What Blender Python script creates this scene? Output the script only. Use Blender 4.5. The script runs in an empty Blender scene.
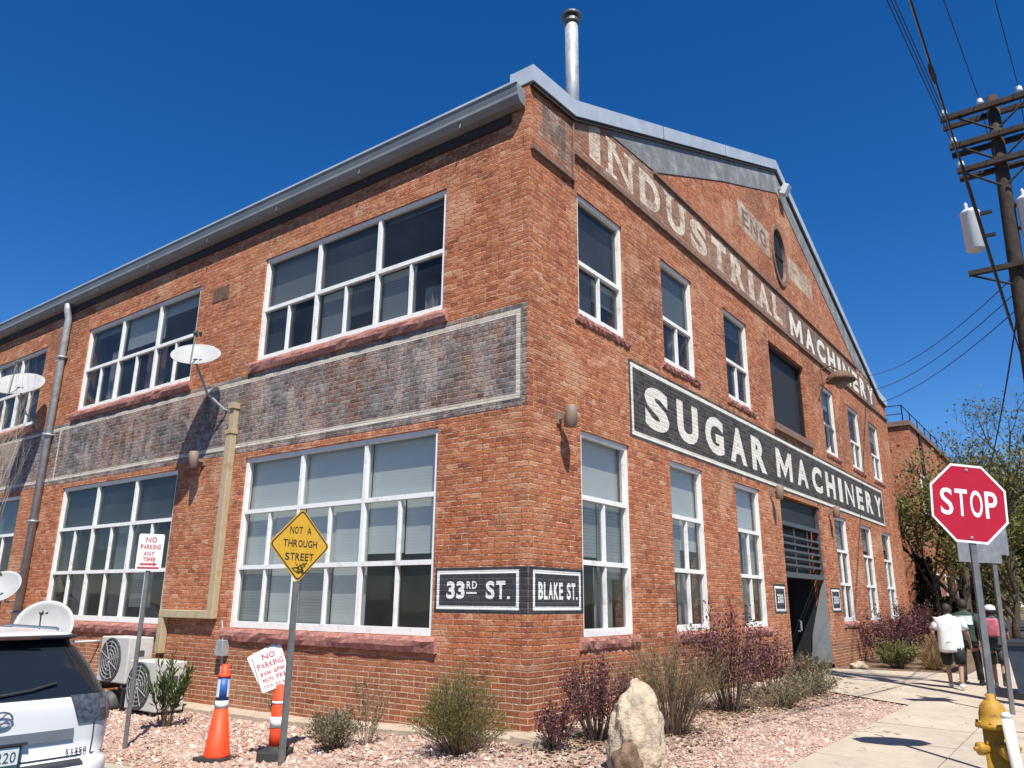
import bpy, bmesh, math, random
from mathutils import Vector, Matrix, noise
from math import radians as RAD, sin, cos, pi

S = bpy.context.scene
COL = S.collection
random.seed(7)

# ------------------------------------------------------------------ camera, sky, sun, exposure
cd = bpy.data.cameras.new('camera'); cam = bpy.data.objects.new('camera', cd); COL.objects.link(cam)
r_ = Vector((0.59412518, -0.80432554, 0.00870041)); u_ = Vector((-0.22318664, -0.15444864, 0.96246213)); f_ = Vector((0.7727891, 0.5737648, 0.27127653))
m = Matrix.Identity(4)
for i in range(3):
    m[i][0] = r_[i]; m[i][1] = u_[i]; m[i][2] = -f_[i]
m.translation = (-8.2303, -5.827, 1.6)
cam.matrix_world = m
cd.sensor_width = 36; cd.lens = 769.42 / 1024 * 36; cd.clip_end = 4000; cd.clip_start = .05
S.camera = cam

SUN_EL, SUN_AZ = 57.0, 49.0            # light travels towards this azimuth (from +X towards +Y)
w = bpy.data.worlds.new('World'); S.world = w; w.use_nodes = True
wn = w.node_tree; wn.nodes.clear()
sky = wn.nodes.new('ShaderNodeTexSky'); sky.sky_type = 'NISHITA'; sky.sun_disc = False
sky.sun_elevation = RAD(SUN_EL); sky.sun_rotation = RAD(90 - (SUN_AZ + 180))
sky.altitude = 1600; sky.air_density = 1.0; sky.dust_density = 0.3; sky.ozone_density = 3.0
hs = wn.nodes.new('ShaderNodeHueSaturation'); hs.inputs['Saturation'].default_value = 1.36; hs.inputs['Hue'].default_value = .508; hs.inputs['Value'].default_value = .95
bg = wn.nodes.new('ShaderNodeBackground'); bg.inputs[1].default_value = 0.096
wo = wn.nodes.new('ShaderNodeOutputWorld')
wn.links.new(sky.outputs[0], hs.inputs['Color']); wn.links.new(hs.outputs[0], bg.inputs[0]); wn.links.new(bg.outputs[0], wo.inputs[0])
sl = bpy.data.lights.new('sun', 'SUN'); sl.energy = 4.9; sl.angle = RAD(.53); sl.color = (1, .95, .87)
so = bpy.data.objects.new('sun', sl); COL.objects.link(so)
sd = Vector((cos(RAD(SUN_AZ)) * cos(RAD(SUN_EL)), sin(RAD(SUN_AZ)) * cos(RAD(SUN_EL)), -sin(RAD(SUN_EL))))
so.rotation_euler = sd.to_track_quat('-Z', 'Y').to_euler(); so.location = (-20, -20, 40)
S.view_settings.view_transform = 'Standard'; S.view_settings.look = 'None'; S.view_settings.exposure = 0.66; S.view_settings.gamma = 1

# ------------------------------------------------------------------ node helpers
class NT:
    def __init__(s, tree): s.t = tree; s.N = tree.nodes; s.L = tree.links
    def n(s, typ, props=None, **ins):
        nd = s.N.new(typ)
        for k, v in (props or {}).items(): setattr(nd, k, v)
        for k, v in ins.items():
            key = int(k[1:]) if k[0] == 'i' and k[1:].isdigit() else k.replace('_', ' ')
            s.set(nd.inputs[key], v)
        return nd
    def set(s, inp, v):
        if isinstance(v, bpy.types.NodeSocket): s.L.new(v, inp)
        elif isinstance(v, (tuple, list)) and len(v) == 3 and inp.type == 'RGBA': inp.default_value = (*v, 1)
        else: inp.default_value = v
    def m(s, op, a, b=0.0, c=0.0):
        nd = s.N.new('ShaderNodeMath'); nd.operation = op
        s.set(nd.inputs[0], a); s.set(nd.inputs[1], b); s.set(nd.inputs[2], c)
        return nd.outputs[0]
    def sstep(s, x, a, b, lo=0.0, hi=1.0):
        nd = s.n('ShaderNodeMapRange', {'interpolation_type': 'SMOOTHSTEP'}, i0=x, i1=a, i2=b, i3=lo, i4=hi)
        return nd.outputs[0]
    def lin(s, x, a, b, lo=0.0, hi=1.0):
        return s.n('ShaderNodeMapRange', None, i0=x, i1=a, i2=b, i3=lo, i4=hi).outputs[0]
    def mix(s, f, a, b, typ='MIX'):
        nd = s.N.new('ShaderNodeMix'); nd.data_type = 'RGBA'; nd.blend_type = typ
        s.set(nd.inputs[0], f); s.set(nd.inputs[6], a); s.set(nd.inputs[7], b)
        return nd.outputs[2]
    def noise(s, vec, scale, detail=3.0, rough=.55):
        nd = s.n('ShaderNodeTexNoise', None, Scale=scale, Detail=detail, Roughness=rough)
        if vec is not None: s.L.new(vec, nd.inputs['Vector'])
        return nd.outputs[0]
    def ramp(s, f, stops, interp='LINEAR'):
        nd = s.N.new('ShaderNodeValToRGB'); cr = nd.color_ramp; cr.interpolation = interp
        while len(cr.elements) < len(stops): cr.elements.new(.5)
        for e, (p, c) in zip(cr.elements, stops): e.position = p; e.color = (*c, 1)
        s.set(nd.inputs[0], f); return nd.outputs[0]
    def bump(s, h, strength=.5, dist=.01):
        return s.n('ShaderNodeBump', None, Height=h, Strength=strength, Distance=dist).outputs[0]

MATS = {}
def newmat(name):
    mt = bpy.data.materials.new(name); mt.use_nodes = True
    t = NT(mt.node_tree); t.N.clear()
    out = t.N.new('ShaderNodeOutputMaterial'); MATS[name] = mt
    return mt, t, out
def principled(t, out, color, rough=.6, metal=0.0, normal=None, spec=.5):
    b = t.n('ShaderNodeBsdfPrincipled', None, Base_Color=color, Roughness=rough, Metallic=metal)
    b.inputs['Specular IOR Level'].default_value = spec
    if normal is not None: t.L.new(normal, b.inputs['Normal'])
    t.L.new(b.outputs[0], out.inputs[0]); return b
def plain(name, color, rough=.6, metal=0.0, var=.18, scale=9.0, bump=0.0, spec=.5, dirt=None):
    mt, t, out = newmat(name)
    tc = t.n('ShaderNodeTexCoord').outputs['Object']
    nz = t.noise(tc, scale, 5, .6)
    nz2 = t.noise(tc, scale * 7, 3, .6)
    c = t.mix(t.lin(nz, .3, .7), tuple(x * (1 - var) for x in color), tuple(min(1, x * (1 + var)) for x in color))
    if dirt: c = t.mix(t.sstep(t.m('ADD', t.m('MULTIPLY', nz, .7), t.m('MULTIPLY', nz2, .3)), .5, .68), c, dirt)
    nrm = t.bump(t.m('ADD', nz2, nz), bump, .02) if bump else None
    principled(t, out, c, t.lin(nz, .3, .7, max(0, rough - .08), min(1, rough + .08)), metal, nrm, spec)
    return mt
def island(name, cols, rough=.6, trans=.25, spec=.3):
    """leaves / stones: each loose piece has a colour of its own"""
    mt, t, out = newmat(name)
    g = t.n('ShaderNodeNewGeometry')
    stops = [(i / max(1, len(cols) - 1), c) for i, c in enumerate(cols)]
    c = t.ramp(g.outputs['Random Per Island'], stops)
    b = t.n('ShaderNodeBsdfPrincipled', None, Base_Color=c, Roughness=rough)
    b.inputs['Specular IOR Level'].default_value = spec
    if trans:
        tr = t.n('ShaderNodeBsdfTranslucent', None, Color=c)
        mx = t.n('ShaderNodeMixShader', None, i0=trans, i1=b.outputs[0], i2=tr.outputs[0]); t.L.new(mx.outputs[0], out.inputs[0])
    else: t.L.new(b.outputs[0], out.inputs[0])
    return mt

# brick pattern group: u along the wall (x + y), v up
BG = bpy.data.node_groups.new('BrickPattern', 'ShaderNodeTree')
for nm in ('Mortar', 'Rand', 'Rand2', 'Height'): BG.interface.new_socket(nm, in_out='OUTPUT', socket_type='NodeSocketFloat')
BG.interface.new_socket('Vector', in_out='OUTPUT', socket_type='NodeSocketVector')
def build_brick_group():
    t = NT(BG); go = t.N.new('NodeGroupOutput')
    pos = t.n('ShaderNodeNewGeometry').outputs['Position']
    sx = t.n('ShaderNodeSeparateXYZ', None, i0=pos)
    wob = t.m('MULTIPLY', t.m('SUBTRACT', t.noise(pos, 1.3, 2), .5), .02)
    wob2 = t.m('MULTIPLY', t.m('SUBTRACT', t.noise(pos, 23, 2), .5), .012)
    u = t.m('ADD', t.m('ADD', sx.outputs[0], sx.outputs[1]), wob2)
    v = t.m('ADD', t.m('ADD', sx.outputs[2], wob), wob2)
    H, Lb = .0755, .224
    row = t.m('FLOOR', t.m('DIVIDE', v, H)); fy = t.m('FRACT', t.m('DIVIDE', v, H))
    head = t.m('LESS_THAN', t.m('FLOORED_MODULO', row, 6.0), .5)
    ln = t.m('SUBTRACT', Lb, t.m('MULTIPLY', head, Lb / 2))
    off = t.m('MULTIPLY', t.m('FLOORED_MODULO', row, 2.0), .5)
    uu = t.m('ADD', t.m('DIVIDE', u, ln), off)
    col = t.m('FLOOR', uu); fx = t.m('FRACT', uu)
    dx = t.m('MULTIPLY', t.m('MINIMUM', fx, t.m('SUBTRACT', 1.0, fx)), ln)
    dy = t.m('MULTIPLY', t.m('MINIMUM', fy, t.m('SUBTRACT', 1.0, fy)), H)
    d = t.m('MINIMUM', dx, dy)
    d = t.m('ADD', d, t.m('MULTIPLY', t.m('SUBTRACT', t.noise(pos, 55, 2), .5), .006))
    mort = t.sstep(d, .0042, .0105, 1.0, 0.0)
    cv = t.n('ShaderNodeCombineXYZ', None, i0=col, i1=row, i2=0.0).outputs[0]
    wnz = t.n('ShaderNodeTexWhiteNoise', {'noise_dimensions': '2D'}); t.L.new(cv, wnz.inputs['Vector'])
    sc = t.n('ShaderNodeSeparateColor', None, i0=wnz.outputs['Color'])
    t.L.new(mort, go.inputs['Mortar']); t.L.new(sc.outputs[0], go.inputs['Rand']); t.L.new(sc.outputs[1], go.inputs['Rand2'])
    hgt = t.m('ADD', t.m('ADD', t.m('MULTIPLY', t.m('SUBTRACT', 1.0, mort), .7), t.m('MULTIPLY', sc.outputs[1], .35)), t.m('MULTIPLY', t.noise(pos, 38, 4), .5))
    t.L.new(hgt, go.inputs['Height'])
    uv = t.n('ShaderNodeCombineXYZ', None, i0=u, i1=sx.outputs[2], i2=0.0).outputs[0]; t.L.new(uv, go.inputs['Vector'])
build_brick_group()
def brick_nodes(t):
    g = t.N.new('ShaderNodeGroup'); g.node_tree = BG
    return g.outputs['Mortar'], g.outputs['Rand'], g.outputs['Rand2'], g.outputs['Height'], g.outputs['Vector']

def brick_mat():
    mt, t, out = newmat('brick')
    mort, r1, r2, h, uv = brick_nodes(t)
    sv = t.n('ShaderNodeSeparateXYZ', None, i0=uv)
    pos = t.n('ShaderNodeNewGeometry').outputs['Position']
    c = t.ramp(r1, [(0, (.24, .07, .034)), (.05, (.36, .105, .047)), (.30, (.44, .137, .058)), (.72, (.515, .175, .076)), (.93, (.56, .225, .11)), (1, (.64, .35, .21))])
    st = t.n('ShaderNodeVectorMath', {'operation': 'MULTIPLY'}); t.L.new(uv, st.inputs[0]); st.inputs[1].default_value = (16, 34, 1)
    streak = t.noise(st.outputs[0], 1.0, 4, .7); fine = t.noise(pos, 34, 5, .7)
    big = t.noise(uv, .55, 4, .6); mid = t.noise(uv, 2.1, 4, .6); blot = t.noise(uv, 5.5, 4, .65)
    c = t.mix(t.lin(fine, .35, .75, 0, .5), c, (.24, .08, .04))
    c = t.mix(t.m('MULTIPLY', t.sstep(streak, .54, .72), .7), c, (.68, .40, .26))            # pale rough faces and lime smears
    c = t.mix(t.m('MULTIPLY', t.sstep(streak, .45, .30), .6), c, (.17, .06, .034))             # pitted, darker faces
    tan = t.m('MULTIPLY', t.sstep(big, .48, .66), .45)
    c = t.mix(tan, c, (.50, .24, .125))
    soot = t.m('MULTIPLY', t.sstep(t.m('ADD', t.m('MULTIPLY', mid, .6), t.m('MULTIPLY', blot, .4)), .52, .66), .5)
    c = t.mix(soot, c, (.19, .075, .045))
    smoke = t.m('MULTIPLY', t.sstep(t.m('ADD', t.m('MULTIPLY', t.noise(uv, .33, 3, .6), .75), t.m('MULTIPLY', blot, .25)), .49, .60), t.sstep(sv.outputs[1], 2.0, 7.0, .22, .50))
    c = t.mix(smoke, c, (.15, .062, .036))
    sv2 = t.n('ShaderNodeVectorMath', {'operation': 'MULTIPLY'}); t.L.new(uv, sv2.inputs[0]); sv2.inputs[1].default_value = (3.2, .22, 1)
    drip = t.m('MULTIPLY', t.sstep(t.noise(sv2.outputs[0], 1.0, 4, .6), .56, .72), .42)
    c = t.mix(drip, c, (.16, .085, .058))
    patch = t.m('MULTIPLY', t.sstep(t.noise(t.n('ShaderNodeVectorMath', {'operation': 'ADD'}, i0=uv, i1=(31.0, 7.0, 0.0)).outputs[0], .8, 2, .4), .60, .66), .5)
    c = t.mix(patch, c, (.60, .34, .20))
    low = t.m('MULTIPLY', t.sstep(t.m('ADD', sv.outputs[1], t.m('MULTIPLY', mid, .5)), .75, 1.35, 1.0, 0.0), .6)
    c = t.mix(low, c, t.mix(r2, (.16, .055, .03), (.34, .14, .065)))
    mc = t.mix(t.sstep(t.noise(uv, 7, 4, .7), .40, .62), (.21, .085, .048), (.66, .47, .34))
    mc = t.mix(low, mc, (.66, .50, .35))
    mw = t.lin(t.noise(uv, 3.2, 3), .3, .7, .45, 1.0)
    mortw = t.m('MULTIPLY', mort, t.m('MAXIMUM', mw, t.m('MULTIPLY', low, 1.6)))
    c = t.mix(mortw, c, mc)
    hh = t.m('ADD', t.m('MULTIPLY', h, .9), t.m('ADD', t.m('MULTIPLY', streak, .9), t.m('MULTIPLY', fine, .5)))
    principled(t, out, c, .92, 0, t.bump(hh, 1.0, .016), .2)
    return mt
def paint_mat(name, c1, c2, cover, mortar_show=.35, scale=5.0, soft=.1, c3=None):
    """old paint lying on brick: cover is the share that still holds"""
    mt, t, out = newmat(name)
    mort, r1, r2, h, uv = brick_nodes(t)
    n1 = t.noise(uv, scale, 5, .7); n2 = t.noise(uv, scale * .22, 3, .6); n3 = t.noise(uv, scale * 6, 3, .7)
    k = t.m('ADD', t.m('ADD', t.m('MULTIPLY', n1, .34), t.m('MULTIPLY', n2, .26)), t.m('ADD', t.m('MULTIPLY', n3, .34), t.m('MULTIPLY', r2, .06)))
    k = t.m('SUBTRACT', k, t.m('MULTIPLY', mort, mortar_show * .12))
    th = .47 + (.5 - cover) * .42
    a = t.sstep(k, th - soft, th + soft)
    c = t.mix(t.lin(t.m('ADD', t.m('ADD', t.m('MULTIPLY', n1, .4), t.m('MULTIPLY', n3, .42)), t.m('MULTIPLY', r1, .18)), .36, .62), c1, c2)
    if c3:      # letters long faded to a pale ghost: tall blotches
        st = t.n('ShaderNodeVectorMath', {'operation': 'MULTIPLY'}); t.L.new(uv, st.inputs[0]); st.inputs[1].default_value = (1.9, .8, 1)
        gh = t.noise(st.outputs[0], 1.0, 5, .7)
        c = t.mix(t.m('MULTIPLY', t.sstep(t.m('ADD', t.m('MULTIPLY', gh, .75), t.m('MULTIPLY', n3, .25)), .47, .60), .85), c, c3)
    c = t.mix(t.m('MULTIPLY', mort, .45), c, tuple(min(1, x * 1.5 + .03) for x in c2))
    b = t.n('ShaderNodeBsdfPrincipled', None, Base_Color=c, Roughness=.85)
    b.inputs['Specular IOR Level'].default_value = .2
    t.L.new(t.bump(h, .8, .008), b.inputs['Normal'])
    tr = t.n('ShaderNodeBsdfTransparent')
    mx = t.n('ShaderNodeMixShader', None, i0=a, i1=tr.outputs[0], i2=b.outputs[0]); t.L.new(mx.outputs[0], out.inputs[0])
    return mt
def glass_mat(name, tint=(.86, .88, .87), refl=.012):
    mt, t, out = newmat(name)
    tr = t.n('ShaderNodeBsdfTransparent', None, Color=tint)
    pos = t.n('ShaderNodeNewGeometry').outputs['Position']
    gl = t.n('ShaderNodeBsdfGlossy', None, Color=(1, 1, 1), Roughness=.03)
    t.L.new(t.bump(t.noise(pos, 1.2, 2), .05, .05), gl.inputs['Normal'])
    fr = t.n('ShaderNodeLayerWeight', None, Blend=.25).outputs['Fresnel']
    k = t.lin(fr, 0, 1, refl, .62)
    df = t.n('ShaderNodeBsdfDiffuse', None, Color=(.35, .36, .36))
    dust = t.lin(t.noise(pos, .9, 3, .5), .3, .7, .02, .07)
    m0 = t.n('ShaderNodeMixShader', None, i0=dust, i1=tr.outputs[0], i2=df.outputs[0])
    mx = t.n('ShaderNodeMixShader', None, i0=k, i1=m0.outputs[0], i2=gl.outputs[0]); t.L.new(mx.outputs[0], out.inputs[0])
    return mt
def blind_mat(name, c, pitch=.028):
    mt, t, out = newmat(name)
    pos = t.n('ShaderNodeNewGeometry').outputs['Position']
    z = t.n('ShaderNodeSeparateXYZ', None, i0=pos).outputs[2]
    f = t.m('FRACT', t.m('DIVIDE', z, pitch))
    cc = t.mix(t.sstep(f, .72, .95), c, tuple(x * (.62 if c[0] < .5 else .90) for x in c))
    b = t.n('ShaderNodeBsdfPrincipled', None, Base_Color=cc, Roughness=.6)
    t.L.new(t.bump(f, .4 if c[0] < .5 else .08, .01), b.inputs['Normal']); t.L.new(b.outputs[0], out.inputs[0])
    return mt
def ground_mat(name, cols, scale, bump=.6, big=(.8, 1.1), rough=.95, soil=None):
    mt, t, out = newmat(name)
    pos = t.n('ShaderNodeNewGeometry').outputs['Position']
    vo = t.n('ShaderNodeTexVoronoi', None, Scale=scale); t.L.new(pos, vo.inputs['Vector'])
    rc = t.n('ShaderNodeSeparateColor', None, i0=vo.outputs['Color']).outputs[0]
    c = t.ramp(rc, [(i / (len(cols) - 1), x) for i, x in enumerate(cols)])
    n = t.noise(pos, .9, 4); n2 = t.noise(pos, 14, 4)
    c = t.mix(1.0, c, t.ramp(n, [(.3, (big[0],) * 3), (.7, (big[1],) * 3)]), 'MULTIPLY')
    c = t.mix(t.lin(n2, .35, .7, 0, .4), c, tuple(x * .45 for x in cols[0]))
    if soil: c = t.mix(t.m('MULTIPLY', t.sstep(t.m('ADD', t.m('MULTIPLY', t.noise(pos, 1.6, 4, .65), .75), t.m('MULTIPLY', n2, .25)), .50, .60), .7), c, soil)
    principled(t, out, c, rough, 0, t.bump(t.m('ADD', t.m('SUBTRACT', 1.0, vo.outputs['Distance']), n2), bump, .02), .2)
    return mt
def concrete_mat(name, c, joint=None):
    mt, t, out = newmat(name)
    pos = t.n('ShaderNodeNewGeometry').outputs['Position']
    n = t.noise(pos, 1.1, 5, .65); n2 = t.noise(pos, 30, 4, .7); n3 = t.noise(pos, 5, 4, .7)
    cc = t.mix(t.lin(n, .3, .7), tuple(x * .8 for x in c), tuple(min(1, x * 1.1) for x in c))
    cc = t.mix(t.lin(n2, .3, .75, 0, .35), cc, tuple(x * .55 for x in c))
    cc = t.mix(t.m('MULTIPLY', t.sstep(n3, .58, .7), .4), cc, tuple(x * .5 for x in c))
    cr = t.n('ShaderNodeTexVoronoi', {'feature': 'DISTANCE_TO_EDGE'}, Scale=.55)
    wv = t.n('ShaderNodeVectorMath', {'operation': 'ADD'}, i0=pos, i1=t.n('ShaderNodeTexNoise', None, Vector=pos, Scale=2.5, Detail=4.0).outputs['Color'])
    t.L.new(wv.outputs[0], cr.inputs['Vector'])
    crack = t.m('MULTIPLY', t.sstep(cr.outputs['Distance'], .004, .010, 1.0, 0.0), t.sstep(n, .50, .58))
    cc = t.mix(crack, cc, tuple(x * .3 for x in c))
    spots = t.n('ShaderNodeTexVoronoi', None, Scale=7.0); t.L.new(pos, spots.inputs['Vector'])
    cc = t.mix(t.m('MULTIPLY', t.sstep(spots.outputs['Distance'], .08, .16, 1.0, 0.0), .45), cc, tuple(x * .35 for x in c))
    principled(t, out, cc, .9, 0, t.bump(n2, .35, .006), .25)
    return mt

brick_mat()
paint_mat('panel_black', (.065, .067, .069), (.25, .235, .225), .60, .9, 3.0, .14, (.42, .33, .285))
paint_mat('border_faded', (.42, .37, .31), (.58, .52, .43), .70, .3, 6.0, .08)
paint_mat('sign_black', (.022, .023, .024), (.085, .08, .076), .84, .2, 6.0, .06)
paint_mat('sign_white', (.54, .50, .43), (.72, .68, .60), .86, .2, 6.0, .06)
paint_mat('crisp_black', (.030, .034, .038), (.055, .058, .062), 1.15, .1, 6.0, .05)
paint_mat('crisp_white', (.66, .66, .63), (.78, .77, .74), 1.15, .1, 6.0, .05)
paint_mat('corner_ghost', (.22, .16, .13), (.45, .34, .27), .36, .6, 3.0, .12)
paint_mat('band_ghost', (.24, .15, .115), (.42, .28, .21), .46, .4, 3.4, .14)
paint_mat('band_dark', (.10, .08, .07), (.26, .19, .155), .62, .4, 3.4, .14)
paint_mat('band_letter', (.60, .47, .36), (.74, .63, .51), .55, .3, 4.5, .12)
paint_mat('band_letter_clear', (.66, .58, .48), (.76, .69, .60), .70, .3, 4.5, .10)
paint_mat('date_plate', (.46, .36, .27), (.58, .47, .37), .50, .3, 4.5, .12)
plain('stucco', (.20, .208, .215), .9, 0, .28, 2.2, .4, .2, (.34, .35, .36))
plain('coping_metal', (.50, .545, .58), .42, .25, .08, 2.0)
plain('gutter_metal', (.23, .24, .245), .5, .2, .12, 2.0)
plain('galvanised', (.36, .375, .385), .55, .35, .2, 6.0)
plain('roof_metal', (.30, .31, .32), .5, .3, .1, 1.0)
plain('white_frame', (.78, .78, .75), .55, 0, .06, 5.0, 0, .4, (.56, .53, .48))
plain('sandstone', (.44, .205, .165), .9, 0, .35, 12.0, .8, .2)
plain('ledge', (.22, .14, .11), .9, 0, .3, 12.0, .5, .2)
plain('foundation', (.42, .34, .26), .95, 0, .2, 6.0, .5, .2)
plain('interior', (.16, .15, .14), .9, 0, .1)
plain('curtain', (.42, .40, .37), .9, 0, .12, 6.0)
plain('curtain_red', (.30, .15, .15), .9, 0, .2, 6.0)
plain('dark_metal', (.020, .021, .023), .5, .3, .1)
plain('black_screen', (.016, .017, .019), .6, 0, .2)
plain('door_grey', (.20, .215, .22), .5, 0, .1, 3.0)
plain('iron_grey', (.10, .11, .115), .5, .4, .15)
plain('lamp_beige', (.24, .17, .125), .6, 0, .15)
plain('beige_duct', (.42, .34, .215), .6, 0, .15, 4.0, 0, .4, (.30, .22, .10))
plain('dish_grey', (.33, .335, .335), .55, 0, .08, 4.0)
plain('ac_white', (.48, .47, .435), .55, 0, .06, 4.0, 0, .4, (.46, .44, .40))
plain('ac_grille', (.30, .30, .285), .6)
plain('ac_dark', (.06, .06, .06), .6)
plain('post_metal', (.20, .205, .20), .5, .5, .18, 7.0)
plain('sign_yellow', (.62, .36, .03), .5, 0, .12, 5.0, 0, .4, (.52, .31, .05))
plain('sign_text_black', (.02, .02, .02), .5, 0, .1)
plain('sign_sheet', (.70, .68, .66), .45, 0, .05, 6.0)
plain('sign_red_text', (.42, .05, .06), .5, 0, .2, 20.0)
plain('stop_red', (.40, .005, .022), .35, 0, .05, 5.0)
plain('stop_white', (.78, .77, .76), .4, 0, .03)
plain('sign_back', (.28, .285, .29), .5, .5, .15)
plain('cone_orange', (.80, .065, .014), .55, 0, .14, 7.0, 0, .4, (.52, .09, .04))
plain('cone_blue', (.02, .10, .36), .5, 0, .2, 12.0)
plain('cone_white', (.66, .70, .74), .5, 0, .06)
plain('rubber', (.03, .03, .03), .8, 0, .2)
plain('boulder_stone', (.50, .405, .29), .95, 0, .3, 4.0, 1.0, .15, (.27, .20, .135))
plain('hydrant_yellow', (.40, .215, .018), .6, 0, .22, 9.0, .15, .4, (.19, .10, .035))
plain('bollard_white', (.68, .66, .60), .6, 0, .1, 9.0, 0, .4, (.48, .44, .38))
plain('car_paint', (.66, .66, .65), .22, 0, .01, 1.0, 0, .6)
plain('car_glass', (.012, .015, .018), .06, 0, .05, 1.0, 0, .8)
plain('car_black', (.03, .032, .035), .45, 0, .1)
plain('car_chrome', (.26, .28, .30), .28, .7, .1)
plain('car_lens', (.09, .10, .115), .2, .3, .6, 26.0)
plain('car_lens_red', (.10, .035, .04), .15, .1, .2, 14.0)
plain('plate_white', (.62, .66, .64), .45, 0, .06, 18.0)
plain('plate_green', (.04, .09, .11), .5)
plain('pole_wood', (.055, .043, .036), .9, 0, .35, 8.0, .6, .15)
plain('insulator', (.62, .64, .66), .25, 0, .05)
plain('transformer_paint', (.60, .63, .65), .4, 0, .06, 4.0)
plain('wire_black', (.012, .012, .014), .6, 0, 0)
plain('skin', (.34, .19, .13), .55, 0, .06)
plain('hair_dark', (.022, .014, .011), .7)
plain('shirt_white', (.80, .80, .79), .85, 0, .04, 6.0, .15)
plain('cloth_black', (.017, .018, .020), .9, 0, .2, 6.0, .2)
plain('jacket_green', (.026, .05, .042), .85, 0, .2, 6.0, .2)
plain('cloth_print', (.62, .66, .62), .8, 0, .1)
plain('cloth_grey', (.055, .065, .065), .9, 0, .2, 6.0, .2)
plain('pack_pink', (.42, .11, .14), .8, 0, .3, 14.0)
plain('shoe_white', (.62, .61, .60), .7, 0, .1)
plain('dumpster_blue', (.035, .05, .075), .5, 0, .2, 5.0, 0, .4)
plain('bark', (.085, .066, .05), .95, 0, .35, 9.0, .8, .15)
plain('twig_pale', (.40, .33, .25), .9, 0, .2, 9.0)
plain('stem_brown', (.15, .105, .07), .9, 0, .25, 9.0)
plain('stem_dark', (.06, .04, .035), .9, 0, .25, 9.0)
plain('shadow_strip', (.035, .026, .022), .9, 0, .3, 5.0)  # near-black colour standing in for shadow under gutter and coping
plain('rust', (.13, .075, .045), .85, 0, .35, 9.0, .3)
glass_mat('glass')
glass_mat('glass_dark', (.64, .67, .68), .02)
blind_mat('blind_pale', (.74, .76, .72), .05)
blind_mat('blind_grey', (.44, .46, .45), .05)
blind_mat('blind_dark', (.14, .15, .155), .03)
ground_mat('gravel', [(.36, .225, .175), (.46, .32, .26), (.54, .41, .345), (.29, .18, .14), (.60, .50, .43)], 26, soil=(.23, .165, .12))
ground_mat('mulch', [(.12, .075, .05), (.20, .13, .085), (.28, .185, .12), (.09, .055, .04)], 30)
ground_mat('asphalt', [(.045, .045, .047), (.06, .06, .06), (.075, .072, .07)], 60, .4, (.8, 1.15))
ground_mat('dirt', [(.20, .155, .11), (.16, .13, .085), (.11, .115, .055), (.24, .19, .14)], 9, .5)
concrete_mat('concrete', (.47, .40, .315))
concrete_mat('kerb_concrete', (.44, .385, .32))
island('stone_bits', [(.32, .19, .145), (.42, .275, .22), (.50, .37, .30), (.25, .155, .12), (.60, .50, .43), (.38, .24, .185)], .95, 0, .2)
island('leaf_yellowgreen', [(.06, .06, .016), (.13, .125, .03), (.20, .18, .045), (.26, .22, .07), (.11, .11, .03)], .6, .3)
island('leaf_greygreen', [(.08, .08, .04), (.15, .14, .08), (.21, .18, .11), (.28, .22, .14)], .6, .25)
island('leaf_green', [(.028, .05, .014), (.05, .085, .022), (.08, .12, .035), (.11, .13, .045)], .5, .25)
island('leaf_purple', [(.05, .018, .022), (.085, .028, .034), (.13, .042, .05), (.17, .065, .068), (.15, .10, .085)], .6, .25)
island('leaf_broom', [(.09, .085, .03), (.15, .135, .05), (.20, .17, .075), (.26, .19, .11), (.21, .13, .09)], .7, .25)
island('leaf_straw', [(.24, .155, .07), (.32, .21, .10), (.20, .125, .055), (.36, .26, .14)], .7, .3)
island('leaf_spring', [(.07, .085, .018), (.13, .15, .03), (.19, .20, .045), (.19, .155, .065), (.10, .11, .03)], .55, .35)
island('leaf_dull', [(.07, .08, .022), (.12, .135, .04), (.17, .175, .06), (.22, .18, .095)], .65, .3)
island('leaf_evergreen', [(.008, .016, .007), (.016, .03, .012), (.03, .048, .02)], .6, .15)

# ------------------------------------------------------------------ object helpers
def obj(name, bm, mat, parent=None, smooth=False, recalc=True):
    me = bpy.data.meshes.new(name)
    if recalc: bmesh.ops.recalc_face_normals(bm, faces=bm.faces)
    bm.to_mesh(me); bm.free()
    me.materials.append(MATS[mat])
    if smooth:
        for p in me.polygons: p.use_smooth = True
    o = bpy.data.objects.new(name, me); COL.objects.link(o)
    if parent: o.parent = parent
    return o
def rawmesh(name, verts, faces, mat, parent=None, smooth=False):
    me = bpy.data.meshes.new(name); me.from_pydata(verts, [], faces); me.update()
    me.materials.append(MATS[mat])
    if smooth:
        for p in me.polygons: p.use_smooth = True
    o = bpy.data.objects.new(name, me); COL.objects.link(o)
    if parent: o.parent = parent
    return o
def tag(o, label, cat, group=None):
    o['label'] = label; o['category'] = cat
    if group: o['group'] = group
    return o
def thing(name, label, cat, loc=(0, 0, 0), rz=0.0, group=None):
    o = bpy.data.objects.new(name, None); COL.objects.link(o); o.location = loc; o.rotation_euler = (0, 0, rz)
    o.empty_display_size = .2
    return tag(o, label, cat, group)
def kind(o, k): o['kind'] = k; return o
def dup(root, loc, rz, label):
    r = root.copy(); COL.objects.link(r); r.location = loc; r.rotation_euler = (0, 0, rz); r['label'] = label
    for ch in list(root.children):
        c = ch.copy(); COL.objects.link(c); c.parent = r
        for g in list(ch.children):
            d = g.copy(); COL.objects.link(d); d.parent = c
    return r
BM = bmesh.new
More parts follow.
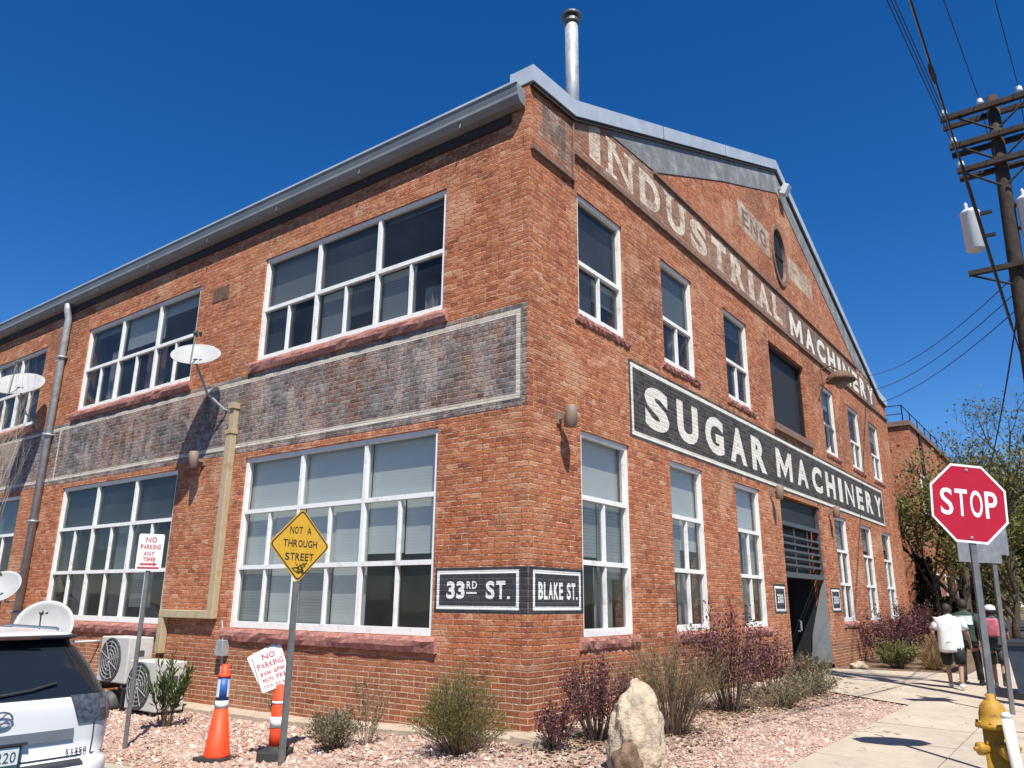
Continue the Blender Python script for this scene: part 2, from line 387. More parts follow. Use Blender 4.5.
def box(bm, x0, x1, y0, y1, z0, z1, M=None):
    vs = [Vector((x, y, z)) for x in (x0, x1) for y in (y0, y1) for z in (z0, z1)]
    if M is not None: vs = [M @ v for v in vs]
    v = [bm.verts.new(p) for p in vs]
    for f in ((0, 1, 3, 2), (4, 6, 7, 5), (0, 4, 5, 1), (2, 3, 7, 6), (0, 2, 6, 4), (1, 5, 7, 3)): bm.faces.new([v[i] for i in f])
    return v
def bevel(bm, w, seg=2):
    bmesh.ops.remove_doubles(bm, verts=bm.verts, dist=1e-5)
    bmesh.ops.bevel(bm, geom=[e for e in bm.edges], offset=w, segments=seg, affect='EDGES', profile=.5)
    return bm
def frame_of(d):
    d = d.normalized(); a = Vector((0, 0, 1)) if abs(d.z) < .9 else Vector((1, 0, 0))
    s = d.cross(a).normalized(); return s, s.cross(d)
def tube(bm, pts, rads, n=8, cap=True):
    pts = [Vector(p) for p in pts]
    if not isinstance(rads, (list, tuple)): rads = [rads] * len(pts)
    rings = []
    for i, p in enumerate(pts):
        d = pts[min(i + 1, len(pts) - 1)] - pts[max(i - 1, 0)]
        s, t = frame_of(d)
        rings.append([bm.verts.new(p + (s * cos(2 * pi * k / n) + t * sin(2 * pi * k / n)) * rads[i]) for k in range(n)])
    for a, b in zip(rings, rings[1:]):
        for k in range(n): bm.faces.new((a[k], a[(k + 1) % n], b[(k + 1) % n], b[k]))
    if cap and n > 2:
        bm.faces.new(rings[0][::-1]); bm.faces.new(rings[-1])
def lathe(bm, prof, n=24, M=None):
    M = M or Matrix.Identity(4); rings = []
    for r, z in prof:
        rings.append([bm.verts.new(M @ Vector((r * cos(2 * pi * k / n), r * sin(2 * pi * k / n), z))) for k in range(n)])
    for a, b in zip(rings, rings[1:]):
        for k in range(n): bm.faces.new((a[k], a[(k + 1) % n], b[(k + 1) % n], b[k]))
    if prof[0][0] > 1e-4: bm.faces.new(rings[0][::-1])
    if prof[-1][0] > 1e-4: bm.faces.new(rings[-1])
def prism(bm, poly, M, t):
    """2D polygon (a, b) -> M @ (a, b, 0..t)"""
    A = [bm.verts.new(M @ Vector((a, b, 0))) for a, b in poly]; B = [bm.verts.new(M @ Vector((a, b, t))) for a, b in poly]
    bm.faces.new(A); bm.faces.new(B[::-1]); n = len(poly)
    for i in range(n): bm.faces.new((A[i], A[(i + 1) % n], B[(i + 1) % n], B[i]))
def plane_M(o, right, up):
    o, right, up = Vector(o), Vector(right).normalized(), Vector(up).normalized(); nn = right.cross(up)
    M = Matrix.Identity(4)
    for i in range(3): M[i][0] = right[i]; M[i][1] = up[i]; M[i][2] = nn[i]
    M.translation = o; return M

# text as flat geometry
TXT = {}
def glyph(ch, bold=.0):
    k = (ch, bold)
    if ch == 'M':    # own outline: stems and a full-depth V without overlaps
        return ([(0, 0), (.2, 0), (.2, 1), (0, 1), (.2, .58), (.5, .05), (.5, .46), (.8, 0), (1, 0), (1, 1), (.8, 1), (.8, .58)], [(0, 1, 4, 2, 3), (4, 5, 6, 2), (5, 11, 10, 6), (7, 8, 9, 10, 11)])
    if k in TXT: return TXT[k]
    cu = bpy.data.curves.new('glyph', 'FONT'); cu.body = ch; cu.size = 1; cu.offset = bold; cu.resolution_u = 4; cu.fill_mode = 'FRONT'
    o = bpy.data.objects.new('glyph', cu); COL.objects.link(o)
    bpy.context.view_layer.update()
    me = bpy.data.meshes.new_from_object(o.evaluated_get(bpy.context.evaluated_depsgraph_get()))
    vs = [(v.co.x, v.co.y) for v in me.vertices]; fs = [tuple(p.vertices) for p in me.polygons]
    bpy.data.objects.remove(o); bpy.data.curves.remove(cu); bpy.data.meshes.remove(me)
    TXT[k] = (vs, fs); return TXT[k]
WID = {'I': .42, 'M': 1.25, 'N': 1.05, 'W': 1.3, '.': .35, ' ': .5, '1': .6, 'E': .85, 'L': .82, 'F': .8, 'J': .7, ',': .3}
SERIF = {'A': ((.1, .9), ()), 'R': ((.14,), ()), 'M': ((.1, .9), (.1, .9)), 'H': ((.13, .87), (.13, .87)), 'I': ((.5,), (.5,)),
         'N': ((.12,), (.12, .88)), 'Y': ((.5,), (.1, .9)), 'U': ((), (.13, .87)), 'D': ((), ()), 'T': ((.5,), ()), 'L': ((), (.15,)), 'E': ((), ()), 'P': ((.14,), ())}
def text_bm(bm, s, x0, x1, z0, z1, M, gap=.18, bold=.03, serif=0.0):
    """text stretched to fill the rectangle x0..x1, z0..z1 in plane M"""
    tot = sum(WID.get(c, 1.0) for c in s) + gap * (len(s) - 1); k = (x1 - x0) / tot; x = x0
    for c in s:
        wd = WID.get(c, 1.0) * k
        if c != ' ':
            vs, fs = glyph(c, bold if c not in 'MNW' else min(bold, .012))
            ax, bx = min(v[0] for v in vs), max(v[0] for v in vs); ay, by = min(v[1] for v in vs), max(v[1] for v in vs)
            ht = (z1 - z0) if c not in '.,' else (z1 - z0) * .16
            V = [bm.verts.new(M @ Vector((x + (a - ax) / (bx - ax) * wd, z0 + (b - ay) / (by - ay) * ht, 0))) for a, b in vs]
            for f in fs:
                try: bm.faces.new([V[i] for i in f])
                except ValueError: pass
            if serif and c in SERIF:
                hh = (z1 - z0) * .11; sw = serif * k / 2
                for j, lst in enumerate(SERIF[c]):
                    for q in lst:
                        zc0 = z0 if j == 0 else z1 - hh
                        vv = [bm.verts.new(M @ Vector((x + q * wd + a, zc0 + b, .0012))) for a, b in ((-sw, 0), (sw, 0), (sw, hh), (-sw, hh))]
                        bm.faces.new(vv)
        x += wd + gap * k
def text_obj(name, s, x0, x1, z0, z1, M, mat, parent, **kw):
    bm = BM(); text_bm(bm, s, x0, x1, z0, z1, M, **kw); return obj(name, bm, mat, parent, recalc=False)
def rect(bm, a0, a1, b0, b1, M):
    bm.faces.new([bm.verts.new(M @ Vector((a, b, 0))) for a, b in ((a0, b0), (a1, b0), (a1, b1), (a0, b1))])
def ring_rect(bm, a0, a1, b0, b1, t, M):
    rect(bm, a0, a1, b0, b0 + t, M); rect(bm, a0, a1, b1 - t, b1, M); rect(bm, a0, a0 + t, b0 + t, b1 - t, M); rect(bm, a1 - t, a1, b0 + t, b1 - t, M)

# ------------------------------------------------------------------ the ground
def zg(x, y):
    return .05 * max(min(x, 0), -3.0) + .02 * max(min(y, 0), -5.4) - .045 * min(max(y, 0), 4) - .01 * max(y - 4, 0)
def zroad(x, y): return -.27 - .04 * min(max(y, 0), 4) - .008 * max(min(y, 30) - 4, 0)
def grid(name, xs, ys, zf, mat, dz=0.0, rough=0.0):
    V = [(x, y, zf(x, y) + dz + (noise.noise((x * 1.7, y * 1.7, 0)) * rough if rough else 0)) for y in ys for x in xs]; n = len(xs)
    F = [(j * n + i, j * n + i + 1, (j + 1) * n + i + 1, (j + 1) * n + i) for j in range(len(ys) - 1) for i in range(n - 1)]
    return rawmesh(name, V, F, mat, smooth=True)
def lsp(a, b, n): return [a + (b - a) * i / n for i in range(n + 1)]
kind(grid('ground', [-1500, -300, 60, 300, 1500], [-1500, -300, 0, 300, 1500], lambda x, y: -.75, 'dirt'), 'structure')
kind(grid('road', lsp(-60, 160, 44), lsp(-40, 60, 60), zroad, 'asphalt'), 'structure')
kind(grid('gravel_bed', lsp(-3.0, .0, 12), lsp(0, 30, 60), zg, 'gravel', 0, .02), 'structure')
kind(grid('gravel_bed', lsp(-3.0, 10.0, 40), lsp(-2.92, 0, 12), zg, 'gravel', 0, .02), 'structure')
kind(grid('mulch_bed', lsp(10.0, 40.0, 40), lsp(-2.92, 0, 12), zg, 'mulch', 0, .015), 'structure')
def slab_path(name, ring, dz, mat):
    bm = BM(); vs = [bm.verts.new((x, y, zg(x, y) + dz)) for x, y in ring]; f = bm.faces.new(vs)
    bmesh.ops.triangulate(bm, faces=[f]); 
    return kind(obj(name, bm, mat), 'structure')
# sidewalk panels along the street: separate slabs with real joints
k = 0
bm = BM()
x = -3.0
while x < 70:
    for y0, y1 in ((-4.15, -2.93), (-5.38, -4.165)):
        z = [zg(a, b) + .03 + random.uniform(-.004, .004) for a, b in ((x, y0), (x + 1.485, y0), (x + 1.485, y1), (x, y1))]
        A = [bm.verts.new(p) for p in ((x, y0, z[0]), (x + 1.485, y0, z[1]), (x + 1.485, y1, z[2]), (x, y1, z[3]))]
        B = [bm.verts.new((v.co.x, v.co.y, v.co.z - .2)) for v in A]
        bm.faces.new(A)
        for i in range(4): bm.faces.new((B[i], B[(i + 1) % 4], A[(i + 1) % 4], A[i]))
    x += 1.5
kind(obj('sidewalk', bm, 'concrete', recalc=False), 'structure')
bm = BM()
for a in (((7.0, -2.92), (9.0, -2.92), (10.6, -.02), (10.3, -.02), (7.9, -1.4)), ((9.02, -2.92), (11.9, -2.92), (13.1, -.02), (10.62, -.02)), ((11.92, -2.92), (14.6, -2.92), (13.5, -.55), (13.12, -.02))):
    bm.faces.new([bm.verts.new((x, y, zg(x, y) + .028)) for x, y in a])
kind(obj('entrance_walk', bm, 'concrete'), 'structure')
bm = BM()
for i in range(60):       # kerb beside the side street, and the one along the front street
    y0 = -2.9 + i * .6; y1 = y0 + .595; v = box(bm, -3.17, -3.0, y0, y1, -1, 0)
    for q in v: q.co.z = (zg(-3.0, q.co.y) + .025) if q.co.z > -.5 else zroad(-3, q.co.y) - .2
for i in range(48):
    x0 = -2.9 + i * 1.5; v = box(bm, x0, x0 + 1.49, -5.55, -5.39, -1, 0)
    for q in v: q.co.z = (zg(q.co.x, -5.4) + .032) if q.co.z > -.5 else -.55
kind(obj('kerb', bm, 'kerb_concrete'), 'structure')
# loose stones on the bed
def stones(name, spots, mat):
    V, F = [], []
    base = [(1, 0, 0), (0, 1, 0), (-1, 0, 0), (0, -1, 0), (0, 0, 1), (0, 0, -1)]
    tri = [(0, 1, 4), (1, 2, 4), (2, 3, 4), (3, 0, 4), (1, 0, 5), (2, 1, 5), (3, 2, 5), (0, 3, 5)]
    for x, y, z, s in spots:
        a = random.uniform(0, 6.28); sx, sy, sz = s * random.uniform(.7, 1.3), s * random.uniform(.6, 1.1), s * random.uniform(.5, .9); b = len(V)
        ti = random.uniform(-.5, .5)
        for p in base:
            jx, jy, jz = p[0] * sx * random.uniform(.8, 1.2), p[1] * sy * random.uniform(.8, 1.2), p[2] * sz
            jx, jz = jx * cos(ti) - jz * sin(ti), jx * sin(ti) + jz * cos(ti)
            V.append((x + jx * cos(a) - jy * sin(a), y + jx * sin(a) + jy * cos(a), z + jz))
        F += [tuple(i + b for i in t) for t in tri]
    return rawmesh(name, V, F, mat)
sp = []
for i in range(12000):
    x = random.uniform(-2.98, -.05); y = random.uniform(0, 9) if random.random() < .75 else random.uniform(9, 16)
    sp.append((x, y, zg(x, y) + .004, random.choice((.012, .014, .016, .02, .026, .034, .046))))
for i in range(10500):
    x = random.uniform(-2.98, 10) if random.random() < .6 else random.uniform(-2.98, 3); y = random.uniform(-2.9, -.05)
    sp.append((x, y, zg(x, y) + .004, random.choice((.012, .016, .02, .026, .034))))
V, F = [], []
for i in range(9000):
    x = random.gauss(random.choice((.4, 1.5, 3.9, 5.2, 6.6, 7.4, 9.0)), .75); y = -abs(random.gauss(.75, .5)) - .03
    if y < -2.6 or x > 10 or x < -1.2: continue
    z = zg(x, y) + random.uniform(.012, .04); a = random.uniform(0, 6.28); l = random.uniform(.02, .07); w_ = l * random.choice((.12, .35, .5)); ti = random.uniform(-.4, .4); b = len(V)
    for p, q in ((-1, 0), (0, -1), (1, 0), (0, 1)): V.append((x + p * l * cos(a) - q * w_ * sin(a), y + p * l * sin(a) + q * w_ * cos(a), z + p * l * ti * .5))
    F.append((b, b + 1, b + 2, b + 3))
for i in range(900):
    x = random.uniform(-2.9, -.1); y = random.uniform(0, 8); z = zg(x, y) + .02; a = random.uniform(0, 6.28); l = random.uniform(.02, .06); w_ = l * .25; b = len(V)
    for p, q in ((-1, 0), (0, -1), (1, 0), (0, 1)): V.append((x + p * l * cos(a) - q * w_ * sin(a), y + p * l * sin(a) + q * w_ * cos(a), z + p * l * .15))
    F.append((b, b + 1, b + 2, b + 3))
island('litter', [(.20, .13, .08), (.30, .21, .13), (.13, .08, .05), (.38, .29, .19), (.24, .12, .08)], .9, 0, .15)
kind(tag(rawmesh('leaf_litter', V, F, 'litter'), 'dry brown leaves and twigs lying under the shrubs', 'leaf litter'), 'stuff')
kind(tag(stones('gravel_stones', sp, 'stone_bits'), 'loose pink decorative gravel stones covering the bed', 'gravel'), 'stuff')

# ------------------------------------------------------------------ the brick building
BL = thing('brick_building', 'two storey red brick factory building with gabled front and painted wall signs', 'building')
GX = 24.7
def wall_sheet(name, outer, holes, f, thick=.33):
    bm = BM()
    def loop(pts):
        vs = [bm.verts.new((a, b, 0)) for a, b in pts]
        return [bm.edges.new((vs[i], vs[(i + 1) % len(vs)])) for i in range(len(vs))]
    E = loop(outer)
    for h in holes: E += loop(h)
    bmesh.ops.triangle_fill(bm, edges=E, use_beauty=True, use_dissolve=False)
    res = bmesh.ops.extrude_face_region(bm, geom=list(bm.faces))
    for v in [e for e in res['geom'] if isinstance(e, bmesh.types.BMVert)]: v.co.z = thick
    for v in bm.verts: v.co = f(v.co.x, v.co.z, v.co.y)
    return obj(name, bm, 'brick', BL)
fL = lambda a, d, z: Vector((d, a, z))
fR = lambda a, d, z: Vector((a, d, z))
rc = lambda a0, a1, z0, z1: [(a0, z0), (a1, z0), (a1, z1), (a0, z1)]
WR = [(1.33, 2.83), (4.35, 5.8), (7.5, 8.97), (15.15, 16.55), (18.25, 19.75), (21.2, 22.7)]
WL = [(1.62, 6.30), (8.50, 13.36), (15.62, 20.3), (22.5, 27.2)]
ZU, ZL = (5.88, 7.98), (1.12, 4.05)
holesL = [rc(a, b, *z) for a, b in WL for z in (ZU, ZL)]
holesR = [rc(a, b, *z) for a, b in WR for z in (ZU, ZL)] + [rc(10.52, 13.5, 5.9, 8.06), rc(10.4, 13.75, .10, 4.12)]
OC = (12.12, 11.0, .52, .80)
oval = lambda k=1.0, n=28: [(OC[0] + OC[2] * k * cos(2 * pi * i / n), OC[1] + OC[3] * k * sin(2 * pi * i / n)) for i in range(n)]
gable = [(0, -.5), (GX, -.5), (GX, 9.2), (23.5, 9.3), (12.45, 13.86), (1.2, 9.3), (0, 9.2)]
wall_sheet('wall', gable, holesR + [oval()], fR)
wall_sheet('wall', [(.331, -.5), (30, -.5), (30, 9.05), (.331, 9.05)], holesL, fL)
bm = BM(); box(bm, GX - .33, GX, .331, 30, -.5, 9.0); box(bm, .331, GX - .331, 29.67, 30, -.5, 9.0); obj('wall', bm, 'brick', BL)
bm = BM(); box(bm, .335, GX - .335, .335, 29.6, 4.85, 5.05); box(bm, .335, GX - .335, .335, 29.6, -.02, .06); box(bm, 6.2, 6.3, .336, 29.6, .07, 9.0); box(bm, 6.35, GX - .34, 6.0, 6.1, .07, 9.0)
box(bm, .34, GX - .34, .5, 29.6, 8.72, 8.86)
obj('floor_slab', bm, 'interior', BL)
# foundation strip
bm = BM()
for y in lsp(0, 29, 29)[:-1]:
    v = box(bm, -.36 - random.uniform(0, .04), -.002, y + .001, y + .998, -.8, 0)
    for q in v:
        if q.co.z > -.4: q.co.z = zg(-.2, q.co.y) + .06 + random.uniform(-.012, .012) + (.02 if q.co.x > -.1 else 0)
for x in lsp(-.36, 10.1, 10)[:-1]:
    v = box(bm, x + .001, x + 1.04, -.36 - random.uniform(0, .04), -.003, -.5, 0)
    for q in v:
        if q.co.z > -.4: q.co.z = .045 + random.uniform(-.012, .012) + (.02 if q.co.y > -.1 else 0)
box(bm, 13.8, GX, -.055, -.003, -.5, -.005)
obj('foundation', bm, 'foundation', BL)
# roof
RZ = lambda x: 9.12 + (13.55 - 9.12) / (12.45) * x if x < 12.45 else 9.12 + (13.55 - 9.12) / 12.45 * (24.9 - x)
bm = BM()
for s in (0, 1):
    x0, x1 = (-.22, 12.45) if s == 0 else (25.0, 12.45)
    z0 = RZ(max(x0, 0)) - .06; z1 = RZ(12.44)
    A = [bm.verts.new(p) for p in ((x0, .40, z0), (x1, .40, z1), (x1, 30.2, z1), (x0, 30.2, z0))]
    B = [bm.verts.new(v.co - Vector((0, 0, .14))) for v in A]
    bm.faces.new(A); bm.faces.new(B[::-1])
    for i in range(4): bm.faces.new((A[i], A[(i + 1) % 4], B[(i + 1) % 4], B[i]))
rf = obj('roof', bm, 'roof_metal', BL)
bm = BM(); Mch = Matrix.Translation((2.25, .62, 9.6))
lathe(bm, [(.125, 0), (.125, 2.62)], 20, Mch); obj('flue_pipe', bm, 'galvanised', rf, True)
bm = BM(); lathe(bm, [(.13, 2.56), (.16, 2.6), (.15, 2.68), (.12, 2.69), (.12, 2.73), (.20, 2.74), (.20, 2.78), (.02, 2.83)], 20, Mch); obj('flue_cap', bm, 'iron_grey', rf)
bm = BM(); box(bm, .1, .5, 6.45, 6.95, 9.1, 9.40); box(bm, .05, .55, 6.40, 7.0, 9.40, 9.45); obj('roof_vent', bm, 'galvanised', rf)
# gutter, and its shadow on the wall as a dark strip
bm = BM()
prof = [(-.02, 9.10), (-.25, 9.12), (-.25, 9.05), (-.23, 8.98), (-.23, 8.93), (-.15, 8.84), (-.02, 8.82)]
A = [bm.verts.new((x, .06, z)) for x, z in prof]; B = [bm.verts.new((x, 30.2, z)) for x, z in prof]
for i in range(len(prof) - 1): bm.faces.new((A[i], A[i + 1], B[i + 1], B[i]))
bm.faces.new(A); bm.faces.new(B[::-1])
gut = obj('gutter', bm, 'gutter_metal', BL)
bm = BM(); box(bm, -.275, -.245, .05, 30.2, 9.115, 9.15); obj('lip', bm, 'coping_metal', gut)
bm = BM(); box(bm, -.03, -.003, .34, 30, 8.64, 8.80); obj('eave_shadow_strip', bm, 'shadow_strip', BL)  # added strip, the shadow below the gutter put into its colour
for y in lsp(1.2, 29, 12):
    bm = BM(); tube(bm, [(-.2, y, 8.90), (-.22, y, 8.80), (-.02, y, 8.72)], .009, 6); obj('gutter_bracket', bm, 'iron_grey', gut)
bm = BM()
tube(bm, [(-.16, 14.4, 8.85), (-.16, 14.4, 8.7), (-.1, 14.4, 8.45), (-.1, 14.4, .1)], .085, 10)
for z in (1.2, 3.3, 5.4, 7.4): box(bm, -.20, -.002, 14.29, 14.51, z, z + .05)
obj('downspout', bm, 'galvanised', BL, True)
# coping
top = [(-.02, 9.52), (1.2, 9.60), (12.45, 14.17), (23.5, 9.60), (GX + .07, 9.50)]
bot = [(-.02, 9.24), (1.22, 9.31), (12.45, 13.87), (23.48, 9.31), (GX + .07, 9.22)]
bm = BM()
for i in range(4):
    q = [top[i], top[i + 1], bot[i + 1], bot[i]]
    A = [bm.verts.new((x, -.085, z)) for x, z in q]; B = [bm.verts.new((x, .36, z)) for x, z in q]
    bm.faces.new(A); bm.faces.new(B[::-1]); bm.faces.new((A[0], A[1], B[1], B[0])); bm.faces.new((A[3], A[2], B[2], B[3]))
    if i == 0: bm.faces.new((A[0], A[3], B[3], B[0]))
    if i == 3: bm.faces.new((A[1], A[2], B[2], B[1]))
obj('coping', bm, 'coping_metal', BL)
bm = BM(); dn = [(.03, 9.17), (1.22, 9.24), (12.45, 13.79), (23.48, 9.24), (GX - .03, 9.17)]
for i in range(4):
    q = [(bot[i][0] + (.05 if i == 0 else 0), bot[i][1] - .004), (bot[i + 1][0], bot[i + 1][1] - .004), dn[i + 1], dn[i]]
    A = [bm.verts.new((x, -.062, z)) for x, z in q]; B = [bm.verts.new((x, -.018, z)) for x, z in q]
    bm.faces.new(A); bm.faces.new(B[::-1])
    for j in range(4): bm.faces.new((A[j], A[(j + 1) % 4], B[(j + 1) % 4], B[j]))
obj('coping_shadow_strip', bm, 'shadow_strip', BL)  # added dark strip that draws the shadow line under the coping
for x in (4.6, 8.2): # standing joints of the coping sheet
    z = 9.6 + (x - 1.2) * .4062
    bm = BM(); box(bm, x, x + .035, -.092, -.0855, z - .285, z + .0); obj('coping_joint', bm, 'gutter_metal', BL)
# grey stucco strip under the coping
bm = BM()
MR = plane_M((0, -.012, 0), (1, 0, 0), (0, 0, 1))
def poly_sheet(poly, y0, y1):
    A = [bm.verts.new((x, y0, z)) for x, z in poly]; B = [bm.verts.new((x, y1, z)) for x, z in poly]
    bm.faces.new(A)
    for i in range(len(poly)): bm.faces.new((A[i], A[(i + 1) % len(poly)], B[(i + 1) % len(poly)], B[i]))
poly_sheet([(2.2, 9.66), (4.3, 9.80), (8.0, 11.38), (12.45, 13.12), (12.45, 13.83), (2.25, 9.69)], -.016, -.002)
poly_sheet([(12.452, 13.12), (20.2, 9.80), (22.4, 9.68), (12.452, 13.83)], -.016, -.002)
obj('stucco_strip', bm, 'stucco', BL)
# brick ledges of the painted band
bm = BM()
box(bm, 1.24, GX, -.06, -.002, 8.62, 8.69); box(bm, .02, 1.19, -.06, -.002, 8.10, 8.17); box(bm, 4.2, 20.3, -.05, -.002, 9.72, 9.77)
obj('ledge', bm, 'ledge', BL)
bm = BM(); tube(bm, [(1.21, -.02, 8.05), (1.22, -.02, 9.2)], .018, 6); obj('conduit', bm, 'ledge', BL)
# small dark vent on the side wall
bm = BM(); box(bm, -.012, -.002, 7.45, 8.0, 7.45, 7.75); obj('wall_vent', bm, 'rust', BL)

# ---- windows
def fbox(bm, f, a0, a1, d0, d1, z0, z1):
    vs = [f(a, d, z) for a in (a0, a1) for d in (d0, d1) for z in (z0, z1)]
    v = [bm.verts.new(p) for p in vs]
    for q in ((0, 1, 3, 2), (4, 6, 7, 5), (0, 4, 5, 1), (2, 3, 7, 6), (0, 2, 6, 4), (1, 5, 7, 3)): bm.faces.new([v[i] for i in q])
def fquad(bm, f, a0, a1, d, z0, z1, t=(0, 0)):
    q = [bm.verts.new(f(a, d + e, z)) for a, z, e in ((a0, z0, -t[0] - t[1]), (a1, z0, t[0] - t[1]), (a1, z1, t[0] + t[1]), (a0, z1, -t[0] + t[1]))]
    bm.faces.new(q if f is fR else q[::-1])      # outside of the pane faces the street
def window(f, a0, a1, z0, z1, rows, bays, blinds, curtains=(), glass='glass', D=.075, sill=True, SH=.21, SP=1.0):
    """rows: [(z_lo, z_hi, panes per bay)], blinds: (row, pane, fraction drawn, material)"""
    bm = BM(); fw = .075
    fbox(bm, f, a0 + .004, a0 + fw, D - .04, D + .07, z0 + .004, z1 - .004); fbox(bm, f, a1 - fw, a1 - .004, D - .04, D + .07, z0 + .004, z1 - .004)
    fbox(bm, f, a0 + fw, a1 - fw, D - .04, D + .07, z1 - fw, z1 - .004); fbox(bm, f, a0 + fw, a1 - fw, D - .05, D + .07, z0 + .004, z0 + fw + .03)
    for r in rows[:-1]: fbox(bm, f, a0 + fw, a1 - fw, D - .03, D + .06, r[1] - .035, r[1] + .035)
    bw = (a1 - a0) / bays; cells = []
    for ri, (lo, hi, n) in enumerate(rows):
        for b in range(bays):
            for j in range(n):
                c0 = a0 + bw * b + bw * j / n; c1 = a0 + bw * b + bw * (j + 1) / n; cells.append((ri, b * n + j, c0, c1, lo, hi))
                zl, zh = (lo + .036 if ri else lo + fw + .031), (hi - .036 if ri < len(rows) - 1 else hi - fw - .001)
                if j: fbox(bm, f, c0 - .022, c0 + .022, D - .02, D + .05, zl, zh)
                elif b: fbox(bm, f, c0 - .035, c0 + .035, D - .028, D + .06, zl, zh)
    fr = obj('window', bm, 'white_frame', BL)
    bm = BM()
    for ri, ci, c0, c1, lo, hi in cells: fquad(bm, f, c0 + .01, c1 - .01, D + .03, lo + .01, hi - .01, (random.uniform(-.004, .004), random.uniform(-.004, .004)))
    obj('pane', bm, glass, fr, recalc=False)
    bl = {}
    for ri, ci, frac, mt in blinds:
        for c in cells:
            if c[0] == ri and (ci is None or c[1] == ci): bl.setdefault(mt, []).append((c, frac))
    for mt, lst in bl.items():
        bm = BM()
        for c, frac in lst:
            dd = D + .12 + random.uniform(0, .03); fbox(bm, f, c[2] + .012, c[3] - .012, dd, dd + .012, c[5] - (c[5] - c[4]) * frac, c[5] - .01)
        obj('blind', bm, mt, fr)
    for (ca0, ca1, cz0, cz1, mt) in curtains:
        bm = BM(); n = 24; pr = None
        for i in range(n + 1):
            a = ca0 + (ca1 - ca0) * i / n; d = D + .24 + .035 * sin(i * 1.9) + .02 * sin(i * .7)
            v = (bm.verts.new(f(a, d, cz0)), bm.verts.new(f(a, d, cz1)))
            if pr: bm.faces.new((pr[0], v[0], v[1], pr[1]))
            pr = v
        obj('curtain', bm, mt, fr, True)
    if sill:
        bm = BM(); n = 26; H = SH; rows_ = []
        for i in range(n + 1):
            a = a0 - .12 + (a1 - a0 + .24) * i / n; j = lambda s: random.uniform(-s, s)
            rows_.append([bm.verts.new(f(a, d + (j(.014) if d < 0 else 0), z0 + zz + j(.008))) for d, zz in ((.1, -.004), (-.06 * SP, -.012), (-.085 * SP, -H * .3), (-.08 * SP, -H * .62), (-.045 * SP, -H), (.02, -H))])
        for A, B in zip(rows_, rows_[1:]):
            for q in range(5): bm.faces.new((A[q], A[q + 1], B[q + 1], B[q]))
        bm.faces.new(rows_[0]); bm.faces.new(rows_[-1][::-1])
        obj('sill', bm, 'sandstone', fr)
    return fr
up3 = lambda: [(ZU[0], 6.92, 2), (6.92, ZU[1], 1)]
lo3 = lambda: [(ZL[0], 2.12, 2), (2.12, 3.08, 2), (3.08, ZL[1], 1)]
# side wall: a runs away from the corner, so pane 0 is the one nearest the corner
window(fL, *WL[0], *ZU, up3(), 3, [(1, 0, .12, 'blind_grey'), (1, 1, 1, 'blind_dark'), (1, 2, .98, 'blind_grey'), (0, 2, .55, 'blind_dark'), (0, 3, 1, 'blind_grey'), (0, 1, .9, 'blind_grey'), (0, 5, .9, 'blind_dark')],
       [(1.75, 2.3, 5.95, 6.5, 'curtain')], 'glass_dark')
window(fL, *WL[0], *ZL, lo3(), 3, [(2, None, 1, 'blind_pale'), (1, 0, .86, 'blind_pale'), (1, 1, .84, 'blind_pale'), (1, 2, 1, 'blind_pale'), (1, 3, 1, 'blind_pale'), (1, 4, 1, 'blind_pale'), (1, 5, 1, 'blind_pale'),
       (0, 2, 1, 'blind_pale'), (0, 3, .92, 'blind_grey'), (0, 4, 1, 'blind_pale'), (0, 5, 1, 'blind_grey')], [], 'glass')
window(fL, *WL[1], *ZU, up3(), 3, [(1, 0, .3, 'blind_pale'), (1, 1, .75, 'blind_pale'), (1, 2, .2, 'blind_grey')], [(10.1, 10.9, 5.95, 7.0, 'curtain_red'), (8.6, 8.9, 5.95, 7.6, 'curtain_red'), (12.2, 12.6, 5.95, 7.3, 'curtain')], 'glass_dark')
window(fL, *WL[1], *ZL, lo3(), 3, [(2, None, 1, 'blind_dark'), (1, 1, 1, 'blind_dark'), (1, 2, 1, 'blind_grey'), (1, 3, .5, 'blind_dark'), (1, 5, 1, 'blind_dark'), (0, 2, 1, 'blind_dark'), (0, 1, .7, 'blind_grey'), (0, 4, 1, 'blind_dark')], [], 'glass_dark')
window(fL, *WL[2], *ZU, up3(), 3, [(1, 1, .5, 'blind_grey')], [], 'glass_dark')
window(fL, *WL[2], *ZL, lo3(), 3, [(2, 0, 1, 'blind_grey')], [], 'glass_dark')
window(fL, *WL[3], *ZU, up3(), 3, [(1, 1, .5, 'blind_grey')], [], 'glass_dark')
window(fL, *WL[3], *ZL, lo3(), 3, [(2, 0, 1, 'blind_grey')], [], 'glass_dark')
upr = lambda: [(ZU[0], 6.80, 2), (6.80, ZU[1], 1)]
lor = lambda: [(ZL[0], 2.14, 2), (2.14, 3.07, 2), (3.07, ZL[1], 1)]
bu = [[(1, 0, .96, 'blind_dark'), (0, 1, .45, 'blind_grey'), (0, 0, 1, 'blind_dark')], [(1, 0, 1, 'blind_grey')], [(1, 0, .4, 'blind_dark')], [(1, 0, .5, 'blind_pale')], [(1, 0, .3, 'blind_grey')], [(1, 0, .5, 'blind_pale')]]
cu = [[], [(4.45, 5.0, 5.95, 7.9, 'curtain'), (5.2, 5.7, 5.95, 7.9, 'curtain')], [], [], [], []]
